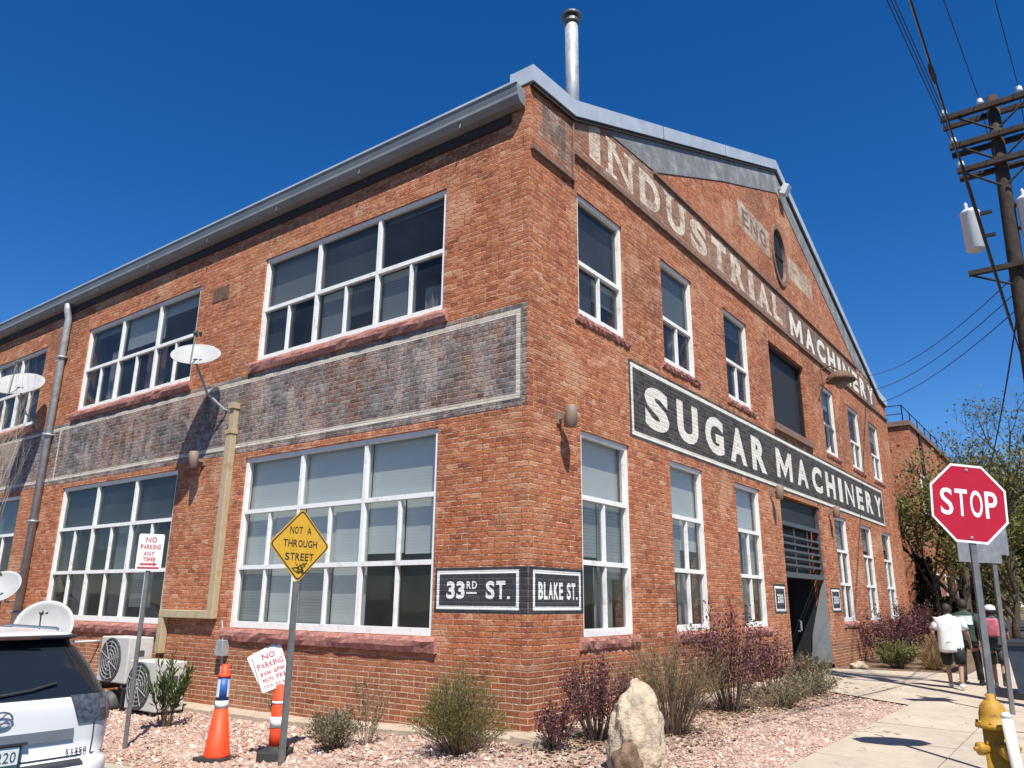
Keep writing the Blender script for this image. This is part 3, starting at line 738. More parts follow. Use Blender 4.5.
bl = [[(2, 0, 1, 'blind_pale'), (1, 0, .9, 'blind_grey'), (1, 1, 1, 'blind_grey'), (0, 1, .2, 'blind_grey')], [(2, 0, 1, 'blind_pale'), (1, 0, 1, 'blind_grey'), (1, 1, .6, 'blind_pale')], [(2, 0, 1, 'blind_pale'), (1, 1, 1, 'blind_grey')], [(2, 0, 1, 'blind_grey')], [(2, 0, .8, 'blind_grey')], [(2, 0, .6, 'blind_grey')]]
cl = [[(2.15, 2.7, 1.2, 2.1, 'curtain')], [(5.1, 5.7, 1.2, 2.1, 'curtain')], [(8.3, 8.9, 1.2, 2.1, 'curtain')], [], [], []]
for i, (a, b) in enumerate(WR):
    window(fR, a, b, *ZU, upr(), 1, bu[i], cu[i], 'glass_dark', SH=.13, SP=.55)
    window(fR, a, b, *ZL, lor(), 1, bl[i], cl[i], 'glass', SH=.16, SP=.6)
# blacked-out loading opening upstairs
bm = BM(); fbox(bm, fR, 10.53, 13.49, .20, .24, 5.91, 8.05); lo = obj('loading_opening', bm, 'black_screen', BL)
bm = BM()
for a in (10.54, 13.4): fbox(bm, fR, a, a + .08, .10, .197, 5.92, 8.04)
fbox(bm, fR, 10.62, 13.4, .10, .197, 7.96, 8.04); fbox(bm, fR, 10.62, 13.4, .10, .197, 5.92, 6.0)
obj('frame', bm, 'dark_metal', lo)
bm = BM(); fbox(bm, fR, 10.4, 13.62, -.07, .1, 5.72, 5.895); obj('sill', bm, 'ledge', lo)
# entrance with iron grille
bm = BM(); fbox(bm, fR, 10.42, 13.73, 1.5, 1.55, .1, 4.1); fbox(bm, fR, 10.42, 10.47, .34, 1.5, .1, 4.1); fbox(bm, fR, 13.68, 13.73, .34, 1.5, .1, 4.1); fbox(bm, fR, 10.42, 13.73, .34, 1.55, 3.98, 4.1); fbox(bm, fR, 10.42, 13.73, .0, 1.5, .02, .1)
en = obj('entrance', bm, 'black_screen', BL)
bm = BM(); fbox(bm, fR, 10.54, 13.61, .30, .32, 2.2, 3.97); obj('grille_backing', bm, 'black_screen', en)
bm = BM()
fbox(bm, fR, 10.43, 10.53, .04, .12, 2.2, 4.1); fbox(bm, fR, 13.62, 13.72, .04, .12, 2.2, 4.1); fbox(bm, fR, 10.53, 13.62, .04, .12, 3.42, 3.52); fbox(bm, fR, 10.53, 13.62, .04, .12, 2.2, 2.32)
for i in range(5): fbox(bm, fR, 10.53, 13.62, .06, .10, 2.47 + i * .17, 2.52 + i * .17)
for a in (11.5, 12.6): fbox(bm, fR, a, a + .04, .07, .09, 2.33, 3.41)
obj('grille', bm, 'iron_grey', en)
bm = BM(); fbox(bm, fR, 10.54, 13.61, .13, .15, 3.53, 4.09); obj('transom', bm, 'black_screen', en)
bm = BM()   # gate leaf swung open against the right jamb
v0 = [fR(13.0, .1, .12), fR(12.62, 1.4, .12), fR(12.62, 1.4, 2.15), fR(13.0, .1, 2.15)]
Mg = plane_M((13.68, .03, .12), (-.10, .99, 0), (0, 0, 1)); prism(bm, [(0, 0), (.50, 0), (.43, .7), (.09, 2.0), (0, 2.1)], Mg, .04)
gl = obj('gate_leaf', bm, 'door_grey', en)
bm = BM(); fbox(bm, fR, 12.9, 12.94, .5, .53, .9, 1.2); fbox(bm, fR, 12.9, 12.94, .5, .6, .9, .93); fbox(bm, fR, 12.9, 12.94, .5, .6, 1.17, 1.2); obj('handle', bm, 'galvanised', en)
# oval window
bm = BM()
o1, o2 = oval(1.0), oval(1.16)
n = len(o1)
A = [bm.verts.new((x, -.05, z)) for x, z in o1]; B = [bm.verts.new((x, -.05, z)) for x, z in o2]; C = [bm.verts.new((x, -.002, z)) for x, z in o2]; Dv = [bm.verts.new((x, .2, z)) for x, z in oval(.985)]
for i in range(n):
    j = (i + 1) % n
    bm.faces.new((A[i], A[j], B[j], B[i])); bm.faces.new((B[i], B[j], C[j], C[i])); bm.faces.new((A[i], Dv[i], Dv[j], A[j]))
ow = obj('oval_window', bm, 'ledge', BL)
bm = BM(); bm.faces.new([bm.verts.new((x, .04, z)) for x, z in oval(.995)]); obj('pane', bm, 'black_screen', ow)
bm = BM(); fbox(bm, fR, OC[0] - .02, OC[0] + .02, .015, .035, OC[1] - OC[3] * .96, OC[1] + OC[3] * .96); fbox(bm, fR, OC[0] - OC[2] * .95, OC[0] - .021, .015, .035, OC[1] - .02, OC[1] + .02); fbox(bm, fR, OC[0] + .021, OC[0] + OC[2] * .95, .015, .035, OC[1] - .02, OC[1] + .02); obj('glazing_bar', bm, 'dark_metal', ow)

# ---- painted signs (thin coats of paint a few millimetres proud of the brick)
PR = lambda d: plane_M((0, -d, 0), (1, 0, 0), (0, 0, 1))          # front wall: (a, b) = (x, z)
PL = lambda d: plane_M((-d, 0, 0), (0, -1, 0), (0, 0, 1))         # side wall: (a, b) = (-y, z)
def sheet(name, mat, parent, *rects, M):
    bm = BM()
    for q in rects: rect(bm, *q, M)
    return obj(name, bm, mat, parent, recalc=False)
sg = sheet('painted_sign', 'panel_black', BL, (-30, -.03, 4.17, 5.66), M=PL(.003)); sg['label'] = 'faded black painted panel with worn pale border running along the side wall'
bm = BM(); Mx = PL(.006)
rect(bm, -30, -.14, 4.27, 4.345, Mx); rect(bm, -30, -.14, 5.50, 5.575, Mx); rect(bm, -.215, -.14, 4.345, 5.50, Mx); rect(bm, -14.0, -13.93, 4.345, 5.50, Mx)
obj('border', bm, 'border_faded', sg, recalc=False)
paint_mat('ghost_dark', (.06, .062, .065), (.12, .115, .11), .33, .9, 5.0, .14)
text_obj('lettering', 'ENGINES', -13.4, -8.3, 4.5, 5.36, PL(.007), 'ghost_dark', sg, gap=.3, bold=.045)
sg = sheet('painted_sign', 'sign_black', BL, (2.9, 22.1, 4.22, 5.58), M=PR(.003)); sg['label'] = 'black painted sign reading SUGAR MACHINERY in cream letters'
bm = BM(); ring_rect(bm, 2.96, 22.04, 4.27, 5.53, .075, PR(.006)); obj('border', bm, 'sign_white', sg, recalc=False)
text_obj('lettering', 'SUGAR', 3.45, 9.62, 4.48, 5.26, PR(.007), 'sign_white', sg, gap=.36, bold=.05)
text_obj('lettering', 'MACHINERY', 10.35, 21.75, 4.53, 5.25, PR(.007), 'sign_white', sg, gap=.40, bold=.045)
sg = sheet('painted_sign', 'crisp_black', BL, (-1.58, -.002, 1.44, 2.03), M=PL(.003)); sg['label'] = 'black street name panel reading 33RD ST. at the corner'
bm = BM(); ring_rect(bm, -1.54, -.14, 1.485, 1.99, .045, PL(.005)); obj('border', bm, 'crisp_white', sg, recalc=False)
Mx = PL(.006)
bm = BM(); text_bm(bm, '33', -1.36, -1.04, 1.62, 1.85, Mx, bold=.04); text_bm(bm, 'RD', -1.01, -.83, 1.75, 1.85, Mx, bold=.03); text_bm(bm, 'ST.', -.68, -.28, 1.62, 1.85, Mx, bold=.035)
obj('lettering', bm, 'crisp_white', sg, recalc=False)
sheet('underline', 'crisp_white', sg, (-1.01, -.83, 1.685, 1.71), M=Mx)
sg = sheet('painted_sign', 'crisp_black', BL, (.003, 1.33, 1.44, 2.03), M=PR(.003)); sg['label'] = 'black street name panel reading BLAKE ST. beside the corner'
bm = BM(); ring_rect(bm, .10, 1.26, 1.485, 1.99, .045, PR(.005)); obj('border', bm, 'crisp_white', sg, recalc=False)
Mx = PR(.006); bm = BM(); text_bm(bm, 'BLAKE', .22, .80, 1.62, 1.84, Mx, bold=.04); text_bm(bm, 'ST.', .90, 1.17, 1.62, 1.84, Mx, bold=.035); obj('lettering', bm, 'crisp_white', sg, recalc=False)
sg = sheet('painted_sign', 'band_ghost', BL, (1.24, 13.0, 8.70, 9.71), M=PR(.003)); sg['label'] = 'faded painted band reading INDUSTRIAL MACHINERY high across the gable'
sheet('dark_ground', 'band_dark', sg, (12.3, 22.9, 8.71, 9.60), M=PR(.0045))
text_obj('lettering', 'INDUSTRIAL', 1.75, 11.9, 8.84, 9.58, PR(.006), 'band_letter', sg, gap=.32, bold=.045, serif=.45)
text_obj('lettering', 'MACHINERY', 12.6, 22.7, 8.80, 9.50, PR(.0065), 'band_letter_clear', sg, gap=.34, bold=.045)
sg = sheet('painted_sign', 'date_plate', BL, (9.0, 11.35, 10.62, 11.42), M=PR(.003)); sg['label'] = 'pale worn painted plate left of the oval window'
text_obj('lettering', 'ENG', 9.3, 11.1, 10.78, 11.26, PR(.005), 'band_dark', sg, gap=.3, bold=.03)
sg = sheet('painted_sign', 'date_plate', BL, (12.95, 15.3, 10.62, 11.35), M=PR(.003)); sg['label'] = 'pale worn painted plate right of the oval window'
sg = sheet('painted_sign', 'corner_ghost', BL, (.15, 1.15, 8.25, 9.12), M=PR(.003)); sg['label'] = 'dark remnant of painted lettering on the top of the corner pier'
text_obj('lettering', 'M', .35, 1.0, 8.45, 9.05, PR(.005), 'band_dark', sg, bold=.04)
# number plates beside the entrance
for a0, a1 in ((9.42, 10.22), (14.05, 14.95)):
    sg = sheet('painted_sign', 'crisp_black', BL, (a0, a1, 1.38, 2.02), M=PR(.003)); sg['label'] = 'small framed black number panel beside the entrance'
    bm = BM(); ring_rect(bm, a0 + .05, a1 - .05, 1.43, 1.97, .05, PR(.005)); obj('border', bm, 'crisp_white', sg, recalc=False)
    text_obj('lettering', '3300', a0 + .2, a1 - .2, 1.6, 1.8, PR(.006), 'crisp_white', sg, bold=.02)

# ------------------------------------------------------------------ fittings on the walls
def lamp(name, label, loc, rz):
    t = thing(name, label, 'wall lamp', loc, rz, 'beige cylinder lamps on the brick walls')
    bm = BM(); lathe(bm, [(.075, -.16), (.088, -.15), (.088, .14), (.075, .155), (.02, .16)], 16, Matrix.Translation((0, -.22, 0)) @ Matrix.Rotation(.12, 4, 'X')); obj('lamp_body', bm, 'lamp_beige', t, True)
    bm = BM(); box(bm, -.05, .05, -.03, -.002, -.09, .09); box(bm, -.025, .025, -.14, -.03, -.03, .03); obj('bracket', bm, 'lamp_beige', t)
    return t
l0 = lamp('wall_lamp', 'beige cylinder lamp beside the corner, left of the SUGAR sign', (.72, 0, 4.11), 0)
dup(l0, (9.72, 0, 4.07), 0, 'beige cylinder lamp at the left jamb of the black entrance')
dup(l0, (14.6, 0, 4.07), 0, 'beige cylinder lamp to the right of the black entrance')
dup(l0, (0, 7.62, 4.13), -pi / 2, 'beige cylinder lamp on the side wall between the two big ground floor windows')
t = thing('flood_light', 'white flood light near the peak of the gable', 'flood light', (12.65, 0, 13.35))
bm = BM(); box(bm, -.14, .14, -.34, -.16, -.16, .16, Matrix.Rotation(.5, 4, 'X')); bevel(bm, .02); obj('housing', bm, 'insulator', t)
bm = BM(); box(bm, -.03, .03, -.2, -.017, -.04, .04); obj('bracket', bm, 'galvanised', t)
t = thing('barn_lamp', 'big rusty hooded lamp hanging below the lettered band above a window', 'lamp', (15.35, 0, 8.1))
bm = BM(); lathe(bm, [(.42, -.10), (.39, .02), (.27, .14), (.12, .22), (.05, .24)], 20, Matrix.Translation((0, -.55, .0))); obj('hood', bm, 'rust', t, True)
bm = BM(); lathe(bm, [(.03, -.32), (.14, -.26), (.17, -.12), (.12, 0)], 14, Matrix.Translation((0, -.55, -.02))); obj('globe', bm, 'lamp_beige', t, True)
bm = BM(); tube(bm, [(0, 0, .35), (0, -.3, .42), (0, -.55, .22)], .025, 8); tube(bm, [(-.5, -.5, -.05), (-.55, -.2, -.25), (-.55, -.01, -.7)], .02, 6); obj('arm', bm, 'rust', t)

def dish(label, loc, tilt, az, r, arm_to):
    t = thing('satellite_dish', label, 'satellite dish', loc, 0, 'satellite dishes along the side wall')
    M = Matrix.Rotation(az, 4, 'Z') @ Matrix.Rotation(tilt, 4, 'Y')
    bm = BM(); lathe(bm, [(.001, 0), (r * .3, .012), (r * .6, .045), (r * .85, .09), (r, .125), (r * 1.015, .118), (r * .84, .075), (r * .6, .03), (r * .3, -.003), (.001, -.012)], 32, M)
    obj('reflector', bm, 'dish_grey', t, True)
    bm = BM(); e = M @ Vector((-r * .15, 0, r * 1.15)); s = M @ Vector((r * .95, 0, .10))
    tube(bm, [M @ Vector((r * .3, 0, -.03)), s * 1.0 + (M @ Vector((.05, 0, .04))) * .3, e], .014, 6); obj('feed_arm', bm, 'iron_grey', t)
    bm = BM(); lathe(bm, [(.03, -.05), (.04, -.03), (.04, .07), (.02, .08)], 10, Matrix.Translation(e) @ M.to_3x3().to_4x4() @ Matrix.Rotation(pi, 4, 'X')); lathe(bm, [(.025, -.05), (.032, .05)], 10, Matrix.Translation(e + M.to_3x3() @ Vector((0, .09, 0))) @ M.to_3x3().to_4x4()); obj('feed_horn', bm, 'iron_grey', t)
    bm = BM(); b = Vector(arm_to) - Vector(loc)
    tube(bm, [M @ Vector((0, 0, -.02)), M @ Vector((0, 0, -.12)), Vector((b.x - .18, b.y, b.z)) * .5 + Vector((M @ Vector((0, 0, -.12)))) * .5 - Vector((0, 0, .12)), b + Vector((-.06, 0, 0)), b], .024, 8); obj('mast', bm, 'galvanised', t)
    return t
dish('grey satellite dish mounted between the two upper side windows', (-.62, 7.28, 5.95), RAD(42), RAD(226), .44, (0, 7.05, 5.05))
dish('grey satellite dish in front of the farthest upper side window', (-.70, 15.0, 6.6), RAD(42), RAD(226), .56, (0, 15.2, 5.75))
dish('grey satellite dish low on the wall just above the parked white car', (-.95, 10.95, 1.0), RAD(66), RAD(236), .52, (0, 10.6, .75))
dish('grey satellite dish half cut off by the left edge, beside the downspout', (-.6, 14.15, 1.75), RAD(55), RAD(222), .42, (0, 14.8, 1.5))

def ac_unit(label, x0, x1, y0, y1, z0, z1):
    t = thing('air_conditioner', label, 'air conditioner', (x0, y0, z0), 0, 'outdoor air conditioning units'); w_, d_, h_ = y1 - y0, x1 - x0, z1 - z0
    bm = BM(); box(bm, 0, d_, 0, w_, .02, h_); bevel(bm, .018); obj('casing', bm, 'ac_white', t)
    cy_, cz_, rr = w_ * .60, h_ * .5, min(w_ * .36, h_ * .43)
    Mf = Matrix.Translation((-.004, cy_, cz_)) @ Matrix.Rotation(-pi / 2, 4, 'Y')
    bm = BM(); lathe(bm, [(.001, -.001), (rr, -.001), (rr + .02, .012), (rr + .04, .0)], 28, Mf); obj('fan_recess', bm, 'ac_dark', t)
    bm = BM()
    for i in range(5): tube(bm, [Mf @ Vector((rr * (i + .6) / 5 * cos(a), rr * (i + .6) / 5 * sin(a), .016)) for a in lsp(0, 2 * pi, 24)], .006, 4)
    for a in lsp(0, 2 * pi, 10)[:-1]: tube(bm, [Mf @ Vector((.02 * cos(a), .02 * sin(a), .02)), Mf @ Vector((rr * cos(a + .5), rr * sin(a + .5), .02))], .006, 4)
    obj('fan_grille', bm, 'ac_grille', t)
    bm = BM(); box(bm, .10, d_ - .06, -.012, -.002, h_ * .52, h_ * .9); obj('service_panel', bm, 'ac_white', t)
    bm = BM(); box(bm, .16, d_ - .16, -.02, -.013, h_ * .60, h_ * .72); box(bm, .2, d_ - .12, -.006, -.002, h_ * .2, h_ * .26); obj('warning_label', bm, 'ac_dark', t)
    for y in (.1, w_ - .15):
        bm = BM(); box(bm, .02, d_ - .02, y, y + .06, -.05, .02); obj('foot', bm, 'ac_dark', t)
    return t
ac_unit('white outdoor air conditioner raised on a stand behind the sign post', -.92, -.48, 7.74, 8.70, .16, .93)
ac_unit('white outdoor air conditioner standing on the ground behind the leafy oleander-like bush', -.95, -.45, 6.66, 7.60, -.2, .58)
t = thing('equipment_stand', 'black stand under the raised air conditioner', 'stand', (-.7, 8.2, -.25))
bm = BM()
for y in (-.4, .4): box(bm, -.2, .2, y - .03, y + .03, .30, .355); box(bm, -.2, -.15, y - .03, y + .03, 0, .3); box(bm, .15, .2, y - .03, y + .03, 0, .3)
obj('frame', bm, 'dark_metal', t)
bm = BM(); lathe(bm, [(.18, 0), (.2, .05), (.17, .22), (.05, .3)], 14, Matrix.Translation((-.1, .1, 0))); obj('cover', bm, 'ac_dark', t, True)
t = thing('line_cover', 'beige pipe cover running down the side wall and across to the air conditioners', 'pipe cover', (0, 6.72, 0))
bm = BM(); box(bm, -.13, -.004, -.085, .085, 1.25, 4.6); bevel(bm, .012); obj('riser', bm, 'beige_duct', t)
bm = BM(); box(bm, -.11, -.004, -.065, .065, 4.6, 5.02); box(bm, -.15, -.003, -.085, .085, 5.02, 5.13); box(bm, -.145, -.003, -.1, .1, 4.54, 4.61); obj('end_cap', bm, 'beige_duct', t)
bm = BM(); box(bm, -.13, -.004, .087, 1.6, 1.25, 1.39); bevel(bm, .012); obj('branch', bm, 'beige_duct', t)
bm = BM(); box(bm, -.13, -.004, 1.44, 1.6, .62, 1.248); bevel(bm, .012); obj('drop', bm, 'beige_duct', t)
t = thing('junction_box', 'small grey electrical box with a thin conduit under the beige duct', 'electrical box', (0, 6.3, .78))
bm = BM(); box(bm, -.14, -.003, -.1, .1, -.12, .14); bevel(bm, .01); obj('box', bm, 'galvanised', t)
bm = BM(); tube(bm, [(-.05, 0, -.12), (-.05, 0, -.95)], .02, 8); tube(bm, [(-.05, .03, .14), (-.05, .12, .45)], .018, 8); obj('conduit', bm, 'galvanised', t)

# ------------------------------------------------------------------ signs, cones, boulder, hydrant
def u_post(bm, h, M=None):
    box(bm, -.035, .035, -.004, .004, -.3, h, M); box(bm, -.035, -.027, .004, .028, -.3, h, M); box(bm, .027, .035, .004, .028, -.3, h, M)
def round_poly(poly, r, n=5):
    out = []; N = len(poly)
    for i in range(N):
        p, a, b = Vector(poly[i]), Vector(poly[i - 1]), Vector(poly[(i + 1) % N])
        p0 = p + (a - p).normalized() * r; p1 = p + (b - p).normalized() * r
        for k in range(n + 1):
            s = k / n; out.append(tuple(p0 * (1 - s) ** 2 + p * 2 * s * (1 - s) + p1 * s * s))
    return out
def band_between(bm, po, pi_, M):
    A = [bm.verts.new(M @ Vector((a, b, 0))) for a, b in po]; B = [bm.verts.new(M @ Vector((a, b, 0))) for a, b in pi_]
    for i in range(len(A)):
        j = (i + 1) % len(A); bm.faces.new((A[i], A[j], B[j], B[i]))
# yellow diamond
t = thing('warning_sign', 'yellow diamond sign reading NOT A THROUGH STREET on a grey steel post', 'street sign', (-2.19, 1.80, -.2), RAD(-3))
bm = BM(); u_post(bm, 2.0); obj('post', bm, 'post_metal', t)
Mb = plane_M((0, -.012, 2.42), (1, 0, 0), (0, 0, 1))
h = .435; dia = round_poly([(0, -h), (h, 0), (0, h), (-h, 0)], .05)
bm = BM(); prism(bm, dia, Mb, -.0) if False else prism(bm, dia, plane_M((0, -.006, 2.42), (1, 0, 0), (0, 0, 1)), .004); fc = obj('face', bm, 'sign_yellow', t)
bm = BM(); band_between(bm, [(a * .96, b * .96) for a, b in dia], [(a * .915, b * .915) for a, b in dia], Mb); obj('border', bm, 'sign_text_black', fc)
bm = BM(); text_bm(bm, 'NOT', -.16, .02, .13, .215, Mb, bold=.015); text_bm(bm, 'A', .085, .145, .13, .215, Mb, bold=.015); text_bm(bm, 'THROUGH', -.24, .24, -.025, .06, Mb, bold=.015); text_bm(bm, 'STREET', -.2, .2, -.18, -.095, Mb, bold=.015); obj('lettering', bm, 'sign_text_black', fc, recalc=False)
bm = BM()
for i in range(9):
    a = random.uniform(-.13, .05); b = random.uniform(-.33, -.22); tube(bm, [Mb @ Vector((a, b, .002)), Mb @ Vector((a + random.uniform(.04, .12), b + random.uniform(-.03, .05), .002)), Mb @ Vector((a + random.uniform(.02, .1), b + random.uniform(.02, .07), .002))], .004, 4)
obj('scribble', bm, 'sign_text_black', fc)
# no parking sign on a post
t = thing('parking_sign', 'upright white no parking sign with red letters on a post before the air conditioners', 'street sign', (-2.40, 4.77, -.15), RAD(-37))
bm = BM(); tube(bm, [(0, .02, -.3), (0, .02, 2.45)], .03, 8); obj('post', bm, 'post_metal', t)
Mb = plane_M((0, -.022, 2.36), (1, 0, 0), (0, 0, 1)); sh = round_poly([(-.165, -.25), (.165, -.25), (.165, .25), (-.165, .25)], .03)
bm = BM(); prism(bm, sh, plane_M((0, -.015, 2.36), (1, 0, 0), (0, 0, 1)), .004); fc = obj('face', bm, 'sign_sheet', t)
bm = BM(); text_bm(bm, 'NO', -.07, .07, .135, .205, Mb, bold=.02); text_bm(bm, 'PARKING', -.13, .13, .04, .105, Mb, bold=.02); text_bm(bm, 'ANY', -.08, .06, -.05, .01, Mb, bold=.02); text_bm(bm, 'TIME', -.08, .08, -.125, -.07, Mb, bold=.02)
rect(bm, -.11, .06, -.175, -.15, Mb); bm.faces.new([bm.verts.new(Mb @ Vector(p)) for p in ((.06, -.19, 0), (.11, -.1625, 0), (.06, -.135, 0))]); rect(bm, -.14, .14, -.225, -.20, Mb)
obj('lettering', bm, 'sign_red_text', fc, recalc=False)
# leaning sign on delineator
t = thing('delineator_post', 'orange striped delineator post on a black rubber base beside the yellow sign', 'delineator', (-1.95, 2.24, zg(-1.95, 2.24)))
bm = BM(); prism(bm, round_poly([(-.24, -.16), (.24, -.16), (.24, .16), (-.24, .16)], .08), Matrix.Rotation(.6, 4, 'Z'), .09); lathe(bm, [(.12, .09), (.09, .14)], 16); obj('base', bm, 'rubber', t)
bm = BM(); lathe(bm, [(.088, .12), (.085, .30), (.083, .80), (.05, .83)], 18); obj('tube', bm, 'cone_orange', t, True)
bm = BM(); lathe(bm, [(.0895, .34), (.0885, .46)], 18); obj('band', bm, 'cone_white', t, True)
bm = BM(); lathe(bm, [(.0875, .60), (.087, .63)], 18); obj('band', bm, 'cone_white', t, True)
t = thing('parking_sign', 'white no parking sign leaning askew on top of the orange delineator', 'street sign', (-2.07, 2.29, zg(-1.95, 2.24) + 1.0), RAD(-37))
for k, (rot, off, mt) in enumerate(((.50, (-.03, .012), 'sign_sheet'), (.36, (0, -.012), 'sign_sheet'))):
    Mr = Matrix.Rotation(-.15, 4, 'X') @ plane_M((off[0], off[1] + .02, 0), (cos(rot), 0, sin(rot)), (-sin(rot), 0, cos(rot)))
    bm = BM(); prism(bm, round_poly([(-.175, -.235), (.175, -.235), (.175, .235), (-.175, .235)], .03), Mr, .004); fc = obj('sheet', bm, mt, t)
Mb = Mr @ Matrix.Translation((0, 0, .0065)); bm = BM()
for s, a, b, c, d in (('NO', -.07, .08, .12, .185), ('PARKING', -.15, .15, .025, .09), ('8AM', -.14, -.02, -.06, -.01), ('6PM', .02, .14, -.06, -.01), ('MON', -.13, -.01, -.135, -.085), ('FRI', .03, .13, -.135, -.085), ('TOW AWAY', -.14, .14, -.205, -.165)): text_bm(bm, s, a, b, c, d, Mb, bold=.02)
obj('lettering', bm, 'sign_red_text', fc, recalc=False)
# stop sign
t = thing('stop_sign', 'red octagonal STOP sign on a grey steel post beside the sidewalk', 'street sign', (1.70, -4.73, -.1), RAD(-50))
tilt = Matrix.Rotation(RAD(2.2), 4, 'Y') @ Matrix.Rotation(RAD(-1), 4, 'X')
bm = BM(); u_post(bm, 3.1, tilt); obj('post', bm, 'post_metal', t)
ZC = 2.80; Rr = .44 / cos(pi / 8)
octo = lambda k: [(Rr * k * cos(pi / 8 + i * pi / 4), Rr * k * sin(pi / 8 + i * pi / 4)) for i in range(8)]
twist = Matrix.Rotation(RAD(-2.5), 4, 'Z')
MS = lambda d: tilt @ plane_M((0, -d, ZC), (1, 0, 0), (0, 0, 1)) @ twist
bm = BM(); prism(bm, octo(1), MS(.008), .004); fc = obj('face', bm, 'stop_red', t)
bm = BM(); band_between(bm, octo(1.0), octo(.945), MS(.0145)); obj('border', bm, 'stop_white', fc)
text_obj('lettering', 'STOP', -.33, .33, -.15, .155, MS(.0145), 'stop_white', fc, gap=.2, bold=.012)
bm = BM()
for b in (.38, -.38): lathe(bm, [(.016, 0), (.016, .008), (.004, .01)], 8, MS(.0125) @ Matrix.Translation((0, b, 0)))
obj('bolt', bm, 'galvanised', fc)
t = thing('sign_post', 'slim grey post with two sign backs behind the stop sign', 'street sign', (7.0, -4.42, -.08), RAD(-50))
tl = Matrix.Rotation(RAD(2.0), 4, 'Y')
bm = BM(); u_post(bm, 3.6, tl); obj('post', bm, 'post_metal', t)
bm = BM(); box(bm, -.62, .12, -.02, -.006, 2.35, 2.85, tl); obj('sign_back', bm, 'sign_back', t)
bm = BM(); box(bm, -.2, .3, .034, .04, 2.5, 3.1, tl); obj('sign_back', bm, 'sign_back', t)
# cones
t = thing('traffic_cone', 'tall orange traffic cone with blue and white collar and orange tip on the gravel', 'traffic cone', (-2.27, 2.92, -.245), RAD(20))
bm = BM(); prism(bm, round_poly([(-.2, -.2), (.2, -.2), (.2, .2), (-.2, .2)], .05), Matrix.Translation((0, 0, .0)) @ Matrix.Rotation(.05, 4, 'Y'), .035); obj('base', bm, 'rubber', t)
bm = BM(); lathe(bm, [(.155, .03), (.15, .06), (.078, .58)], 26); obj('body', bm, 'cone_orange', t, True)
bm = BM(); lathe(bm, [(.082, .575), (.075, .66)], 26); obj('collar', bm, 'cone_white', t, True)
bm = BM(); lathe(bm, [(.0755, .66), (.072, .92)], 26); cb = obj('collar', bm, 'cone_blue', t, True)
bm = BM()
for a0 in (0.2, 2.3, 4.4): 
    A = [[bm.verts.new((r * cos(a), r * sin(a), z)) for a in lsp(a0, a0 + .9, 5)] for r, z in ((.078, .70), (.0745, .90))]
    for i in range(5): bm.faces.new((A[0][i], A[0][i + 1], A[1][i + 1], A[1][i]))
obj('white_patch', bm, 'cone_white', cb, True)
bm = BM(); lathe(bm, [(.078, .92), (.078, .955), (.055, .96), (.045, 1.06), (.03, 1.07)], 26); obj('tip', bm, 'cone_orange', t, True)
# boulder
bm = BM(); bmesh.ops.create_icosphere(bm, subdivisions=5, radius=1)
for v in bm.verts:
    p = v.co.copy(); z01 = (p.z + 1) / 2
    wd = .285 * (1 - max(0, z01 - .35) ** 2 * 1.25) 
    q = Vector((p.x, p.y, 0)); L = q.length or 1e-6; prf = min(1, L * 1.35)
    q = q / L * prf * wd * (1 + .0 * z01)
    ns = noise.fractal(p * 1.7, 1, 2, 5); ns2 = noise.noise(p * 6)
    v.co = Vector((q.x * 1.05 * (1 + ns * .10), q.y * .85 * (1 + ns * .12), -.25 + 1.14 * z01 + ns2 * .012)) + Vector((.03 * z01, -.02 * z01, 0))
    v.co += Vector((ns2, noise.noise(p * 6 + Vector((3, 3, 3))), 0)) * .010 + p.normalized() * (noise.noise(p * 14) * .008 + abs(noise.noise(p * 4)) * -.05 + round(noise.noise(p * 2.2) * 4) * .008)
tag(obj('boulder', bm, 'boulder_stone', None, True), 'pale upright boulder standing in the gravel at the building corner', 'boulder').location = (-.60, -1.78, -.06)
bpy.data.objects['boulder'].rotation_euler = (0, 0, RAD(-50))
bm = BM(); bmesh.ops.create_icosphere(bm, subdivisions=4, radius=1)
for v in bm.verts: v.co = Vector((v.co.x * .17, v.co.y * .13, v.co.z * .22)) * (1 + .25 * noise.fractal(v.co * 1.5, 1, 2, 4))
plain('stone_brown', (.20, .13, .085), .95, 0, .35, 8.0, .9, .15)
o = tag(obj('rock', bm, 'stone_brown', None, True), 'small brown rock leaning at the foot of the pale boulder', 'rock'); o.location = (-.93, -1.85, .05)
bm = BM(); bmesh.ops.create_icosphere(bm, subdivisions=3, radius=1)
for v in bm.verts: v.co = Vector((v.co.x * .3, v.co.y * .2, v.co.z * .14)) * (1 + .25 * noise.fractal(v.co * 1.5, 1, 2, 4))
o = tag(obj('rock', bm, 'boulder_stone', None, True), 'low pale rock beside the entrance walk near the wall', 'rock'); o.location = (13.9, -.55, .05)
